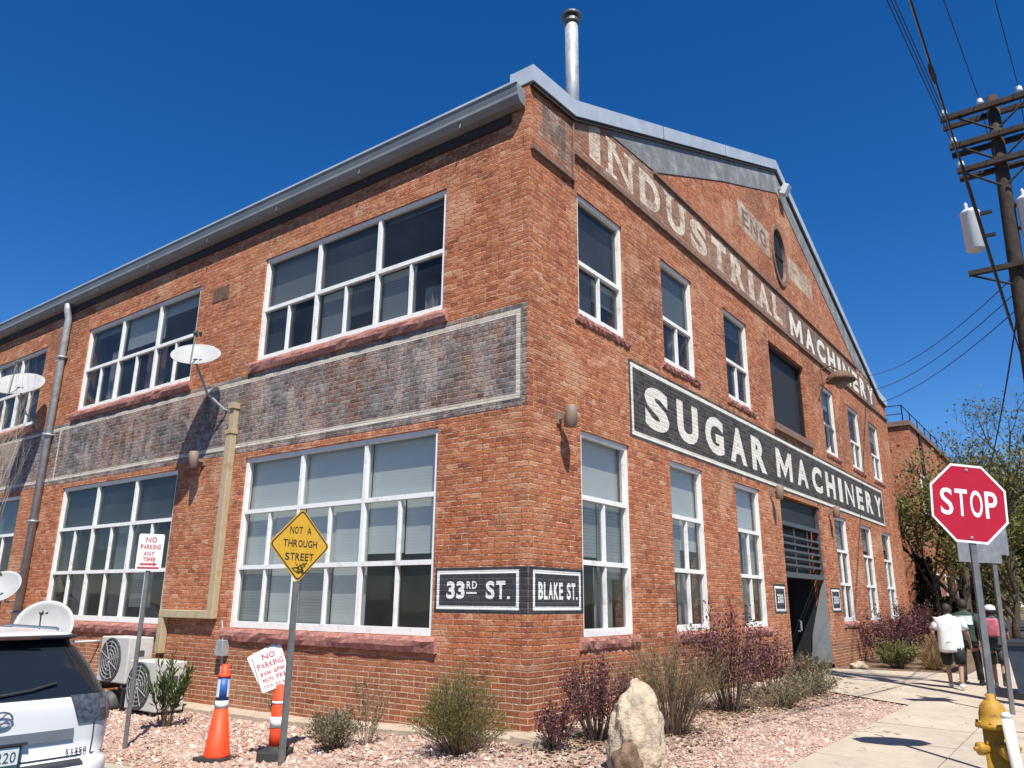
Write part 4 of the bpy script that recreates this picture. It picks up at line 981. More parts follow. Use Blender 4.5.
# hydrant
t = thing('fire_hydrant', 'yellow fire hydrant at the edge of the sidewalk', 'fire hydrant', (.30, -4.88, -.1), RAD(-50))
bm = BM(); lathe(bm, [(.15, 0), (.15, .03), (.10, .05), (.098, .2), (.13, .21), (.13, .24), (.10, .25), (.098, .64)], 24); obj('barrel', bm, 'hydrant_yellow', t, True)
bm = BM(); lathe(bm, [(.098, .64), (.15, .65), (.15, .685), (.115, .69), (.112, .76), (.095, .83), (.06, .875), (.035, .885), (.035, .93), (.002, .935)], 24)
for i in range(8): lathe(bm, [(.014, .685), (.014, .705), (.003, .708)], 6, Matrix.Translation((.133 * cos(i * pi / 4), .133 * sin(i * pi / 4), 0)))
obj('bonnet', bm, 'hydrant_yellow', t, True)
for ang, rr in ((-pi / 2, .075), (0, .055), (pi, .055)):
    bm = BM(); Mn = Matrix.Translation((0, 0, .48)) @ Matrix.Rotation(ang, 4, 'Z') @ Matrix.Rotation(pi / 2, 4, 'Y')
    lathe(bm, [(rr * .8, .07), (rr * .8, .13), (rr, .135), (rr, .175), (rr * .5, .185), (rr * .3, .19), (rr * .3, .215), (.002, .216)], 16, Mn); obj('nozzle', bm, 'hydrant_yellow', t, True)
t = thing('bollard', 'leaning white pipe bollard right beside the yellow hydrant', 'bollard', (.15, -5.06, -.12))
bm = BM(); tube(bm, [(0, 0, -.3), (-.03, .06, .78)], .045, 14); obj('pipe', bm, 'bollard_white', t, True)
bm = BM(); lathe(bm, [(.045, 0), (.04, .03), (.02, .045), (.001, .047)], 14, Matrix.Translation((-.03, .06, .78))); obj('cap', bm, 'bollard_white', t, True)

# ------------------------------------------------------------------ dumpster by the kerb
t = thing('dumpster', 'dark blue steel dumpster cut off by the right edge', 'dumpster', (10.2, -4.95, -.1), 0)
bm = BM(); v = box(bm, -.9, .9, -.7, .7, .15, .98)
for q in v:
    if q.co.z < .5: q.co.y *= .86
obj('body', bm, 'dumpster_blue', t)
bm = BM(); box(bm, -.94, .94, -.74, .74, .98, 1.02); box(bm, -.9, -.02, -.72, .72, 1.02, 1.05); box(bm, .02, .9, -.72, .72, 1.02, 1.05); obj('lid', bm, 'car_black', t)
for sx in (-.7, .7):
    for sy in (-.5, .5):
        bm = BM(); lathe(bm, [(.075, -.025), (.075, .025)], 14, Matrix.Translation((sx, sy, .078)) @ Matrix.Rotation(pi / 2, 4, 'X')); box(bm, sx - .04, sx + .04, sy - .04, sy + .04, .1, .15); obj('wheel', bm, 'rubber', t)

# ------------------------------------------------------------------ parked SUV (rear towards the camera)
CAR = thing('parked_car', 'white SUV with dark tinted rear window parked at the kerb', 'car', (-5.52, .80, zroad(-5, .8) - .02), RAD(-2))
def outline(hw, yr, yf, rr, rf, crown=.07):
    """plan outline, starting at the middle of the rear: rounded corners, slightly bowed ends"""
    P = []
    for i in range(9): P.append((hw - rr) * i / 8 * 1.0)
    pts = [(x, yr + crown * (x / hw) ** 2) for x in P]
    y0 = yr + crown * ((hw - rr) / hw) ** 2
    for i in range(1, 9):
        a = -pi / 2 + pi / 2 * i / 8; pts.append((hw - rr + rr * cos(a), y0 + rr * 1.25 + rr * 1.25 * sin(a)))
    for i in range(1, 10): pts.append((hw, y0 + rr * 1.25 + (yf - rf - y0 - rr * 1.25) * i / 9))
    for i in range(1, 9):
        a = pi / 2 * i / 8; pts.append((hw - rf + rf * cos(a), yf - rf + rf * sin(a)))
    for i in range(1, 9): pts.append(((hw - rf) * (1 - i / 8), yf + .05 * i / 8))
    full = pts + [(-x, y) for x, y in pts[-2:0:-1]]
    return full
def stack(levels, name, mat, parent, cap=True, smooth=True):
    bm = BM(); rings = []
    for z, o_ in levels: rings.append([bm.verts.new((x, y, z)) for x, y in o_])
    n_ = len(rings[0])
    for A, B in zip(rings, rings[1:]):
        for i in range(n_): bm.faces.new((A[i], A[(i + 1) % n_], B[(i + 1) % n_], B[i]))
    if cap: bm.faces.new(rings[0][::-1]); bm.faces.new(rings[-1])
    return obj(name, bm, mat, parent, smooth)
body = stack([(.30, outline(.80, .10, 4.5, .3, .4)), (.40, outline(.88, .0, 4.68, .3, .5)), (.52, outline(.915, -.015, 4.72, .3, .55)), (.64, outline(.92, -.01, 4.72, .3, .55)), (.68, outline(.92, .015, 4.70, .3, .55)), (.70, outline(.92, .085, 4.7, .3, .55)),
       (.84, outline(.922, .075, 4.68, .28, .55)), (.98, outline(.918, .085, 4.6, .26, .5)), (1.06, outline(.905, .10, 4.3, .25, .5)), (1.12, outline(.89, .115, 3.9, .25, .45)), (1.15, outline(.87, .13, 3.5, .24, .4))], 'body', 'car_paint', CAR)
stack([(1.13, outline(.872, .125, 3.46, .24, .4)), (1.18, outline(.86, .145, 3.35, .24, .4)), (1.35, outline(.79, .28, 3.0, .22, .35)), (1.50, outline(.71, .42, 2.62, .2, .3)), (1.58, outline(.655, .50, 2.35, .2, .3))], 'glasshouse', 'car_glass', CAR)
roof = stack([(1.612, outline(.655, .46, 2.33, .14, .3)), (1.625, outline(.645, .50, 2.3, .14, .3)), (1.64, outline(.58, .68, 2.15, .2, .3)), (1.648, outline(.4, .95, 1.9, .2, .2))], 'roof', 'car_paint', CAR)
stack([(1.575, outline(.66, .46, 2.36, .16, .3)), (1.59, outline(.665, .40, 2.36, .14, .3)), (1.61, outline(.66, .40, 2.34, .14, .3))], 'spoiler', 'car_black', CAR)
bm = BM(); box(bm, -.30, .30, .385, .398, 1.588, 1.605); obj('brake_light', bm, 'car_lens_red', roof)
for s in (-1, 1):
    bm = BM(); tube(bm, [(s * .60, .75, 1.625), (s * .60, .85, 1.655), (s * .60, 2.0, 1.655), (s * .60, 2.1, 1.625)], .012, 8); obj('roof_rail', bm, 'car_chrome', CAR, True)
def wrap(z0, z1, x0, x1, lvl, mat, name, parent, off=.012, skew=0.0, nz=4, nx=14):
    """sheet that follows the rear of the body between two x and two heights"""
    bm = BM(); g = []
    for j in range(nz + 1):
        z = z0 + (z1 - z0) * j / nz; row = []
        for (za, oa), (zb, ob) in zip(lvl, lvl[1:]):
            if za <= z <= zb + 1e-6: break
        s = (z - za) / max(1e-6, zb - za); O = [((1 - s) * a[0] + s * b[0], (1 - s) * a[1] + s * b[1]) for a, b in zip(oa, ob)][:26]
        # walk along outline by arc length
        L = [0]
        for a, b in zip(O, O[1:]): L.append(L[-1] + math.hypot(b[0] - a[0], b[1] - a[1]))
        for i in range(nx + 1):
            w0 = x0 + skew * (1 - j / nz); q = w0 + (x1 - w0) * i / nx; sg_ = 1 if q >= 0 else -1; q = abs(q)
            for k in range(len(L) - 1):
                if L[k] <= q <= L[k + 1]: break
            tt = (q - L[k]) / (L[k + 1] - L[k]); px = O[k][0] + (O[k + 1][0] - O[k][0]) * tt; py = O[k][1] + (O[k + 1][1] - O[k][1]) * tt
            nx_, ny_ = (O[k + 1][1] - O[k][1]), -(O[k + 1][0] - O[k][0]); nl = math.hypot(nx_, ny_)
            row.append(bm.verts.new((sg_ * (px + nx_ / nl * off), py + ny_ / nl * off, z)))
        g.append(row)
    for A, B in zip(g, g[1:]):
        for i in range(nx): bm.faces.new((A[i], A[i + 1], B[i + 1], B[i]))
    return obj(name, bm, mat, parent, True)
LV = [(.70, outline(.92, .085, 4.7, .3, .55)), (.84, outline(.922, .075, 4.68, .28, .55)), (.98, outline(.918, .085, 4.6, .26, .5)), (1.06, outline(.905, .10, 4.3, .25, .5)), (1.12, outline(.89, .115, 3.9, .25, .45)), (1.15, outline(.87, .13, 3.5, .24, .4)), (1.18, outline(.86, .145, 3.35, .24, .4))]
for s in (-1, 1):
    tl_ = wrap(.955, 1.165, s * .50, s * 1.16, LV, 'car_lens', 'tail_light', CAR, .012, s * .07)
    wrap(1.05, 1.12, s * .74, s * .80, LV, 'car_chrome', 'reflector', tl_, .016)
    wrap(.985, 1.13, s * .97, s * 1.08, LV, 'car_lens_red', 'reflector', tl_, .016)
wrap(.845, .925, -.54, .54, LV, 'car_chrome', 'garnish', CAR, .014)
wrap(.715, .725, -.86, .86, LV, 'car_black', 'seam', CAR, .003)
bl_ = [(.30, outline(.80, .10, 4.5, .3, .4)), (.40, outline(.88, .0, 4.68, .3, .5)), (.52, outline(.915, -.015, 4.72, .3, .55)), (.64, outline(.92, -.01, 4.72, .3, .55)), (.68, outline(.92, .015, 4.70, .3, .55)), (.70, outline(.92, .085, 4.7, .3, .55))]
for s in (-1, 1): wrap(.725, .955, s * .70, s * .712, LV, 'car_black', 'seam', CAR, .003, 0, 4, 2)
wrap(.66, .697, -.62, .62, bl_, 'car_black', 'bumper_step', CAR, .006)
wrap(.32, .43, -.7, .7, bl_, 'car_black', 'bumper_valance', CAR, .008)
MP = lambda d, z: plane_M((0, .075 - d, z), (1, 0, 0), (0, 0, 1))
bm = BM(); prism(bm, round_poly([(-.168, -.088), (.168, -.088), (.168, .088), (-.168, .088)], .012), MP(.012, .765), .004); box(bm, -.2, .2, .045, .074, .852, .868); pl = obj('plate_frame', bm, 'car_black', CAR)
bm = BM(); rect(bm, -.152, .152, -.076, .076, MP(.018, .765)); obj('licence_plate', bm, 'plate_white', pl, recalc=False)
text_obj('lettering', 'YFK220', -.13, .135, -.03, .045, MP(.019, .765), 'plate_green', pl, bold=.012)
bm = BM(); rect(bm, -.152, .152, -.076, -.045, MP(.0185, .765)); obj('plate_hill', bm, 'plate_green', pl, recalc=False)
bm = BM(); Me = MP(.016, 1.035) @ Matrix.Translation((0, 0, -.014)) if False else MP(.004, 1.035)
tube(bm, [Me @ Vector((.075 * cos(a), .055 * sin(a), 0)) for a in lsp(0, 2 * pi, 26)], .007, 6)
tube(bm, [Me @ Vector(p) for p in ((.03, .045, .003), (-.035, -.02, .003), (.055, -.022, .003))], .008, 6)
obj('emblem', bm, 'car_chrome', CAR)
Mt = plane_M((.50, .0975, .75), (1, .14, 0), (0, 0, 1)) @ Matrix.Translation((0, 0, .011))
text_obj('badge', 'RX350', 0, .165, -.014, .026, Mt, 'car_black', CAR, gap=.3, bold=.02)
bm = BM(); tube(bm, [(-.35, .16, 1.2), (-.1, .13, 1.19), (.2, .16, 1.22), (.4, .2, 1.26)], .012, 6); obj('wiper', bm, 'car_black', CAR)
for s in (-1, 1):
    for y in (.95, 3.72):
        bm = BM(); Mw = Matrix.Translation((s * .80, y, .36)) @ Matrix.Rotation(s * pi / 2, 4, 'Y'); lathe(bm, [(.24, -.11), (.34, -.11), (.365, -.07), (.365, .08), (.34, .125), (.24, .125), (.24, .09)], 28, Mw); wh = obj('wheel', bm, 'rubber', CAR, True)
        bm = BM(); lathe(bm, [(.24, .10), (.22, .12), (.18, .09), (.06, .11), (.05, .125), (.001, .125)], 20, Mw); obj('rim', bm, 'car_chrome', wh)
        bm = BM(); lathe(bm, [(.001, .121), (.41, .121), (.41, .10)], 28, Matrix.Translation((s * .795, y, .38)) @ Matrix.Rotation(s * pi / 2, 4, 'Y')); obj('wheel_arch', bm, 'car_black', CAR)
    bm = BM(); box(bm, s * .9, s * 1.08, 2.95, 3.1, 1.12, 1.27); bevel(bm, .03); obj('mirror', bm, 'car_paint', CAR)
    bm = BM()
    for y in (1.4, 2.4): box(bm, s * .925 - .008, s * .925 + .008, y, y + .2, .98, 1.01)
    obj('handle', bm, 'car_chrome', CAR)

# ------------------------------------------------------------------ utility pole, wires
PB = Vector((7.72, -5.28, -.1)); PT = Vector((7.78, -5.60, 11.2))
pole_at = lambda z: PB + (PT - PB) * ((z + .1) / 11.3)
t = thing('utility_pole', 'dark wooden utility pole with three crossarms at the right edge', 'utility pole', (0, 0, 0))
bm = BM(); tube(bm, [pole_at(z) for z in (-.3, 3, 6, 9, 11.2)], [.165, .15, .135, .12, .105], 14); obj('pole', bm, 'pole_wood', t, True)
ARMS = ((10.93, -4.70, -7.6), (10.27, -4.78, -7.5), (9.72, -4.84, -6.9))
INS = []
for z, y0, y1 in ARMS:
    c = pole_at(z)
    bm = BM(); box(bm, c.x - .24, c.x - .13, y1, y0, z - .05, z + .05); box(bm, c.x + .13, c.x + .21, y1, y0, z - .05, z + .05); arm = obj('crossarm', bm, 'pole_wood', t)
    bm = BM()
    for s in (-1, 1): tube(bm, [(c.x - .2, c.y + s * .62, z - .05), (c.x - .15, c.y + s * .05, z - .5)], .022, 6)
    obj('brace', bm, 'pole_wood', arm)
    for y in ((y0 - .08, -5.40, -6.05) if z > 10.5 else (y0 - .08, y1 + .1)):
        bm = BM(); lathe(bm, [(.02, .06), (.05, .09), (.065, .13), (.05, .15), (.055, .18), (.03, .21), (.001, .215)], 10, Matrix.Translation((c.x - .18, y, z))); obj('insulator', bm, 'insulator', arm, True); INS.append(Vector((c.x - .18, y, z + .21)))
bm = BM(); c = pole_at(7.5); box(bm, c.x - .2, c.x - .1, -5.9, -4.75, 7.55, 7.64); tube(bm, [(c.x - .15, -4.8, 7.55), (c.x - .1, c.y + .1, 7.25)], .02, 6); arm = obj('crossarm', bm, 'pole_wood', t)
def transformer(label, y):
    tt = thing('transformer', label, 'transformer', (7.74, y, 8.08), 0, 'pole transformers')
    bm = BM(); lathe(bm, [(.135, 0), (.16, .03), (.165, .74), (.175, .76), (.175, .79), (.12, .85), (.001, .86)], 22); obj('tank', bm, 'transformer_paint', tt, True)
    for dx, dy in ((.08, .05), (-.08, .04)):
        bm = BM(); lathe(bm, [(.025, .83), (.04, .87), (.025, .90), (.04, .93), (.02, .97), (.001, 1.0)], 10, Matrix.Translation((dx, dy, 0))); obj('bushing', bm, 'insulator', tt, True)
    sg_ = -1 if y > -5.3 else 1
    for z in (.25, .72):
        bm = BM(); box(bm, -.03, .03, min(sg_ * .16, sg_ * .36), max(sg_ * .16, sg_ * .36), z - .03, z + .03); obj('bracket', bm, 'dark_metal', tt)
transformer('pale grey can transformer hanging on the left of the pole', -4.92)
transformer('pale grey can transformer hanging on the right of the pole', -5.84)
def wire(label, pts, r, sag=0.0, n=22, mat='wire_black', name='overhead_wire', group='overhead wires'):
    P = []
    for a, b in zip(pts, pts[1:]):
        a, b = Vector(a), Vector(b)
        for i in range(n + 1):
            s = i / n; q = a.lerp(b, s); q.z -= sag * 4 * s * (1 - s); P.append(q)
    bm = BM(); tube(bm, P, r, 6); return tag(obj(name, bm, mat, None, True), label, 'wire', group)
NM = ('left tip of the top crossarm', 'top crossarm left of the pole', 'top crossarm right of the pole', 'left tip of the middle crossarm', 'right tip of the middle crossarm', 'left tip of the lowest crossarm', 'right tip of the lowest crossarm')
for i, q in enumerate(INS):
    far = Vector((-34, q.y + 1.7, q.z + .1)); wire('thin black overhead wire tied to the ' + NM[i], [far, q, (48, q.y, q.z + .1)], .008, .35)
c = pole_at(6.3)
def on_wire(a, b, sag, x):
    s_ = (x - a[0]) / (b[0] - a[0]); q = Vector(a).lerp(Vector(b), s_); q.z -= sag * 4 * s_ * (1 - s_); return q
W1 = ((-34, -4.85, 12.4), (c.x, c.y + .16, 6.2)); W2 = ((-34, -4.75, 12.7), (c.x, c.y + .18, 6.42))
wire('thick black telephone cable sagging past the pole below the transformers', [W1[0], W1[1], (48, -5.2, 6.2)], .010, .02)
wire('grey telephone cable running just beside the thick black one', [W2[0], W2[1], (48, -5.1, 6.6)], .007, .02, mat='galvanised')
def closure(label, p, q, r):
    bm = BM(); n_ = len(p); tube(bm, p, [r * .4] + [r] * (n_ - 2) + [r * .4], 10); return tag(obj('splice_closure', bm, 'dark_metal', None, True), label, 'splice closure', 'black splice cases on the cables')
closure('long black sleeve on the cable running down to the pole', [on_wire(*W1, .02, x) for x in lsp(2.0, 7.4, 14)], None, .024)
closure('short black splice case nearest the top of the picture', [on_wire(*W2, .02, x) for x in lsp(.5, .85, 4)], None, .03)
closure('fat black splice case low beside the pole above the trees', [Vector((12.6, -5.05, 5.35)).lerp(Vector((15.0, -4.95, 5.15)), k_) for k_ in (0, .08, .92, 1)], None, .12)
for k, (z, zz) in enumerate(((7.4, 11.6), (7.1, 10.9), (6.8, 10.2))):
    wire('thin service wire drooping from the pole behind the gable, %s' % ('highest of the three', 'middle one of the three', 'lowest of the three')[k], [(c.x + .1, c.y + .1, z), (27.5, 2.0 + k * .3, zz)], .009, .7)
wire('slack drop wire falling from the pole towards the treetops', [(c.x, c.y + .1, 6.6), (26, -2.2, 4.5)], .016, .5)

# ------------------------------------------------------------------ next brick building down the street
NB = thing('brick_building', 'plainer flat roofed brick building farther down the street behind the trees', 'building', (0, 0, 0))
bm = BM()
box(bm, 30.2, 60, .1, 22, -.6, 9.5); obj('wall', bm, 'brick', NB)
bm = BM(); box(bm, 30.1, 60.1, .0, 22.1, 9.502, 9.72); obj('coping', bm, 'ledge', NB)
bm = BM()
for y in lsp(.3, 6, 4): tube(bm, [(30.3, y, 9.72), (30.3, y, 10.5)], .025, 6)
tube(bm, [(30.3, .3, 10.5), (30.3, 6, 10.5)], .025, 6); tube(bm, [(30.3, .3, 10.1), (30.3, 6, 10.1)], .02, 6)
for x in lsp(30.3, 42, 6): tube(bm, [(x, .3, 9.72), (x, .3, 10.5)], .025, 6)
tube(bm, [(30.3, .3, 10.5), (42, .3, 10.5)], .025, 6)
obj('roof_railing', bm, 'dark_metal', NB)
bm = BM(); tube(bm, [(32.5, .02, 9.5), (32.5, .02, 6.6), (33.4, .0, 6.5)], .07, 8); obj('downspout', bm, 'dark_metal', NB)
for i in range(8):
    for z in (1.1, 5.5):
        a = 31.5 + i * 3.3; bm = BM(); fbox(bm, fR, a, a + 1.3, .04, .098, z, z + 1.9); wf = obj('window', bm, 'white_frame', NB)
        bm = BM(); fbox(bm, fR, a + .1, a + .62, .03, .039, z + .1, z + 1.8); fbox(bm, fR, a + .68, a + 1.2, .03, .039, z + .1, z + 1.8); obj('pane', bm, 'car_glass', wf)

# ------------------------------------------------------------------ plants
class Q:
    def __init__(s): s.v = []; s.f = []
    def leaf(s, p, d, l, w_):
        d = d.normalized(); sd_ = d.cross(Vector((random.uniform(-1, 1), random.uniform(-1, 1), random.uniform(-1, 1))))
        if sd_.length < 1e-4: return
        sd_.normalize(); b = len(s.v); mid = p + d * l * .5
        s.v += [p, mid + sd_ * w_ * .5, p + d * l, mid - sd_ * w_ * .5]; s.f.append((b, b + 1, b + 2, b + 3))
    def blade(s, p, d, l, w_, droop):
        sd_ = d.cross(Vector((0, 0, 1)));  sd_ = sd_.normalized() if sd_.length > 1e-3 else Vector((1, 0, 0)); b = len(s.v); n = 4; q = p.copy(); dd = d.normalized()
        for i in range(n + 1):
            ww = w_ * (1 - i / n) + .0008; s.v += [q - sd_ * ww, q + sd_ * ww]; dd = (dd + Vector((0, 0, -droop / n))).normalized(); q = q + dd * (l / n)
        for i in range(n): s.f.append((b + 2 * i, b + 2 * i + 1, b + 2 * i + 3, b + 2 * i + 2))
    def make(s, name, mat, parent): return rawmesh(name, s.v, s.f, mat, parent)
rv = lambda k=1.0: Vector((random.uniform(-k, k), random.uniform(-k, k), random.uniform(-k, k)))
def shrub(name, label, cat, loc, h, spread, nst, leaves, leafmat, stemmat='stem_brown', ll=.045, lw=.016, upr=.5, group=None, bare=.2, tilt=(0, 0), jit=.25, r0=.006, dome=.30):
    loc = (loc[0], loc[1], zg(loc[0], loc[1])); t = thing(name, label, cat, loc, 0, group)
    bm = BM(); q = Q()
    for i in range(nst):
        a = random.uniform(0, 2 * pi); k = math.sqrt(random.random()); hh = h * random.uniform(.62, 1.05) * (1 - dome * k * k)
        tip = Vector((cos(a) * k * spread + tilt[0], sin(a) * k * spread + tilt[1], hh)); base = Vector((cos(a) * k * spread * .18, sin(a) * k * spread * .18, -.03))
        m1 = base.lerp(tip, .45) + Vector((cos(a), sin(a), 0)) * spread * k * -.10 * upr + rv(.02); pts = [base, m1, base.lerp(tip, .75) + rv(.03), tip]
        tube(bm, pts, [r0, r0 * .8, r0 * .55, r0 * .2], 4, False)
        for j in range(leaves):
            s = random.uniform(bare, 1.0) ** .8; seg = min(2, int(s * 3)); p = pts[seg].lerp(pts[seg + 1], s * 3 - seg)
            d = (tip - base).normalized() * upr + rv(1) * (1 - upr * .5); p = p + rv(jit * .22)
            q.leaf(p, d, ll * random.uniform(.6, 1.4), lw * random.uniform(.7, 1.3))
    obj('stems', bm, stemmat, t); q.make('foliage', leafmat, t)
    return t
random.seed(5)
shrub('round_shrub', 'round yellow green broom shrub on the gravel left of the building corner', 'shrub', (-1.0, .22), 1.02, .56, 190, 46, 'leaf_yellowgreen', 'stem_brown', .05, .0085, .8, bare=.25, jit=.2, dome=.62)
shrub('sparse_shrub', 'sparse grey green shrub on the gravel right of the yellow sign', 'shrub', (-1.33, 1.95), .50, .36, 60, 40, 'leaf_greygreen', 'stem_brown', .05, .014, .6, jit=.2)
shrub('sparse_shrub', 'tall thin sprigs of a grey green plant rising behind the sparse shrub', 'shrub', (-1.0, 1.75), .85, .30, 16, 40, 'leaf_greygreen', 'stem_brown', .045, .012, .7, jit=.1)
shrub('leafy_bush', 'upright dark green long leaved bush before the air conditioners', 'shrub', (-1.28, 5.75), 1.0, .38, 26, 34, 'leaf_green', 'stem_brown', .12, .024, .9, jit=.12)
shrub('weed', 'small green weed sprouting behind the traffic cone', 'weed', (-.6, 4.0), .55, .16, 10, 26, 'leaf_green', 'stem_brown', .06, .018, .7, jit=.12)
shrub('weed', 'green weed growing behind the white car below the satellite dish', 'weed', (-1.3, 9.3), .7, .5, 30, 40, 'leaf_yellowgreen', 'stem_brown', .07, .018, .7, jit=.2)
shrub('purple_barberry', 'dark purple barberry bush behind the pale boulder at the corner', 'shrub', (.40, -.72), 1.08, .46, 75, 38, 'leaf_purple', 'stem_dark', .036, .022, .5, 'purple barberry bushes', jit=.22)
shrub('purple_barberry', 'low dark purple barberry half hidden left of the boulder', 'shrub', (-.35, -.62), .62, .28, 36, 34, 'leaf_purple', 'stem_dark', .036, .022, .5, 'purple barberry bushes', jit=.2)
shrub('broom_shrub', 'broad olive broom shrub with reddish tips right of the boulder', 'shrub', (1.55, -1.15), 1.25, .82, 150, 34, 'leaf_broom', 'stem_brown', .06, .009, .95, jit=.16)
shrub('purple_barberry', 'largest purple barberry with tall spiky shoots before the third window', 'shrub', (3.95, -1.0), 1.72, .75, 80, 42, 'leaf_purple', 'stem_dark', .046, .027, .6, 'purple barberry bushes', jit=.3)
shrub('purple_barberry', 'purple barberry growing beside the left jamb of the entrance', 'shrub', (6.6, -.75), 1.15, .6, 40, 34, 'leaf_purple', 'stem_dark', .05, .03, .5, 'purple barberry bushes', jit=.3)
shrub('catmint', 'low sprawling grey green plant beside the gravel edge before the big barberry', 'plant', (5.2, -1.35), .45, .75, 70, 26, 'leaf_greygreen', 'stem_brown', .055, .016, .5, 'low grey green plants', jit=.25)
shrub('catmint', 'low sprawling grey green plant next to the entrance walk', 'plant', (7.4, -1.2), .45, .7, 70, 26, 'leaf_greygreen', 'stem_brown', .06, .018, .5, 'low grey green plants', jit=.25)
shrub('catmint', 'low brighter green plant at the left side of the entrance door', 'plant', (9.3, -.65), .62, .5, 60, 26, 'leaf_greygreen', 'stem_brown', .07, .02, .6, 'low grey green plants', jit=.25)
shrub('purple_barberry', 'purple barberry under the windows right of the entrance', 'shrub', (16.8, -.75), 1.6, 1.0, 75, 38, 'leaf_purple', 'stem_dark', .07, .042, .5, 'purple barberry bushes', jit=.4)
shrub('purple_barberry', 'tall purple barberry at the far end of the facade', 'shrub', (20.6, -.8), 1.9, .9, 65, 36, 'leaf_purple', 'stem_dark', .08, .045, .5, 'purple barberry bushes', jit=.4)
shrub('olive_shrub', 'grey olive shrub in front of the far barberry', 'shrub', (15.2, -1.2), .75, .6, 80, 40, 'leaf_dull', 'stem_brown', .07, .03, .5, jit=.3)
def grass(label, loc, h, spread, n, mat='leaf_straw'):
    x, y = loc; t = thing('dry_grass', label, 'ornamental grass', (x, y, zg(x, y)), 0, 'clumps of dry ornamental grass'); q = Q()
    for i in range(n):
        a = random.uniform(0, 2 * pi); k = random.random() ** .7; d = Vector((cos(a) * k * .9, sin(a) * k * .9, 1)); q.blade(Vector((cos(a) * k * spread * .3, sin(a) * k * spread * .3, -.02)), d, h * random.uniform(.7, 1.25), .008, random.uniform(.3, 1.4))
    q.make('blades', mat, t)
    q2 = Q()
    for i in range(n // 12):
        a = random.uniform(0, 2 * pi); p = Vector((cos(a) * spread * .5, sin(a) * spread * .5, h * random.uniform(.7, 1))); q2.leaf(p, Vector((cos(a), sin(a), .6)), .16, .02)
    q2.make('seed_heads', mat, t)
grass('tan clump of dry grass beside the sidewalk before the far barberry', (17.2, -1.75), .75, .6, 500)
grass('tan clump of dry grass nearest the entrance walk beyond the door', (15.6, -2.0), .5, .5, 380)
grass('tan clump of dry grass farthest along the wall', (19.4, -1.7), .7, .7, 500)

def tree(name, label, loc, h, r0, spread, leafmat, nleaf, ll, group=None, levels=4, barkmat='bark', lean=(0, 0), start=.3, bunch=.5, up=.55, cat='tree'):
    t = thing(name, label, cat, (loc[0], loc[1], loc[2] if len(loc) > 2 else -.1), 0, group)
    bm = BM(); tips = []
    def grow(p, d, L, r, lv):
        pts = [p]; n = 4; q = p.copy(); dd = d.normalized()
        for i in range(n):
            dd = (dd + rv(.16) + Vector((0, 0, .05))).normalized(); q = q + dd * (L / n); pts.append(q.copy())
        tube(bm, pts, [r * (1 - .45 * i / n) for i in range(n + 1)], 8 if lv == 0 else (6 if lv == 1 else 4), lv == 0)
        if lv >= 2: tips.extend(pts[2:])
        if lv >= levels: return
        for i in range(random.choice((3, 4)) if lv else 5):
            s = random.uniform(.45, 1.0) if lv else random.uniform(start, 1.0); k = min(n - 1, int(s * n)); b = pts[k].lerp(pts[k + 1], s * n - k)
            a = random.uniform(0, 2 * pi); o_ = Vector((cos(a), sin(a), 0)) * spread
            grow(b, dd * up + o_ + Vector((0, 0, .35)), L * random.uniform(.55, .75), r * .5, lv + 1)
    grow(Vector((0, 0, -.2)), Vector((lean[0], lean[1], 1)), h * .48, r0, 0)
    obj('trunk', bm, barkmat, t, True)
    if nleaf:
        q = Q()
        for i in range(nleaf):
            p = random.choice(tips) + rv(bunch) * random.random(); q.leaf(p, rv(1) + Vector((0, 0, -.2)), ll * random.uniform(.6, 1.4), ll * .62)
        q.make('crown', leafmat, t)
    return t
tree('street_tree', 'dark forked tree in spring leaf standing behind the walking people', (27.0, -1.6), 8.6, .20, .75, 'leaf_dull', 3600, .15, 'street trees', bunch=.7, start=.35)
tree('street_tree', 'bright green young tree against the far brick building', (25.6, -.8), 6.0, .10, .55, 'leaf_spring', 3600, .14, 'street trees', bunch=.6)
tree('street_tree', 'tall bare crowned tree rising above the stop sign', (38.0, -1.2), 11.5, .2, .6, 'leaf_spring', 2400, .16, 'street trees', bunch=.7, levels=5)
tree('street_tree', 'leafy green tree right behind the second sign post', (36.0, -2.3), 8.2, .18, .75, 'leaf_spring', 5200, .17, 'street trees', bunch=.9)
tree('street_tree', 'dense green tree at the right edge beyond the dumpster', (45.0, -2.9), 9.0, .22, .8, 'leaf_spring', 9500, .22, 'street trees', bunch=1.0)
tree('street_tree', 'olive tree farther back between the stop sign and the pole', (53.0, -2.0), 11, .22, .8, 'leaf_dull', 5500, .22, 'street trees', bunch=1.1)
tree('street_tree', 'tall olive tree far back at the right edge', (64.0, -3.5), 12, .25, .8, 'leaf_dull', 8500, .28, 'street trees', bunch=1.2)
tree('street_tree', 'low dense tree filling the gap under the second sign post', (41.0, -1.6), 5.0, .18, .8, 'leaf_dull', 9000, .24, 'street trees', bunch=1.3, start=.1)
tree('street_tree', 'broad low tree in the distance right of the walking people', (75.0, -2.0), 8.0, .2, .9, 'leaf_dull', 9000, .36, 'street trees', bunch=1.8, start=.1)
tree('street_tree', 'shady tree beyond the right edge of the frame', (90.0, -4.0), 13, .25, .8, 'leaf_spring', 8500, .28, 'street trees', bunch=1.2)
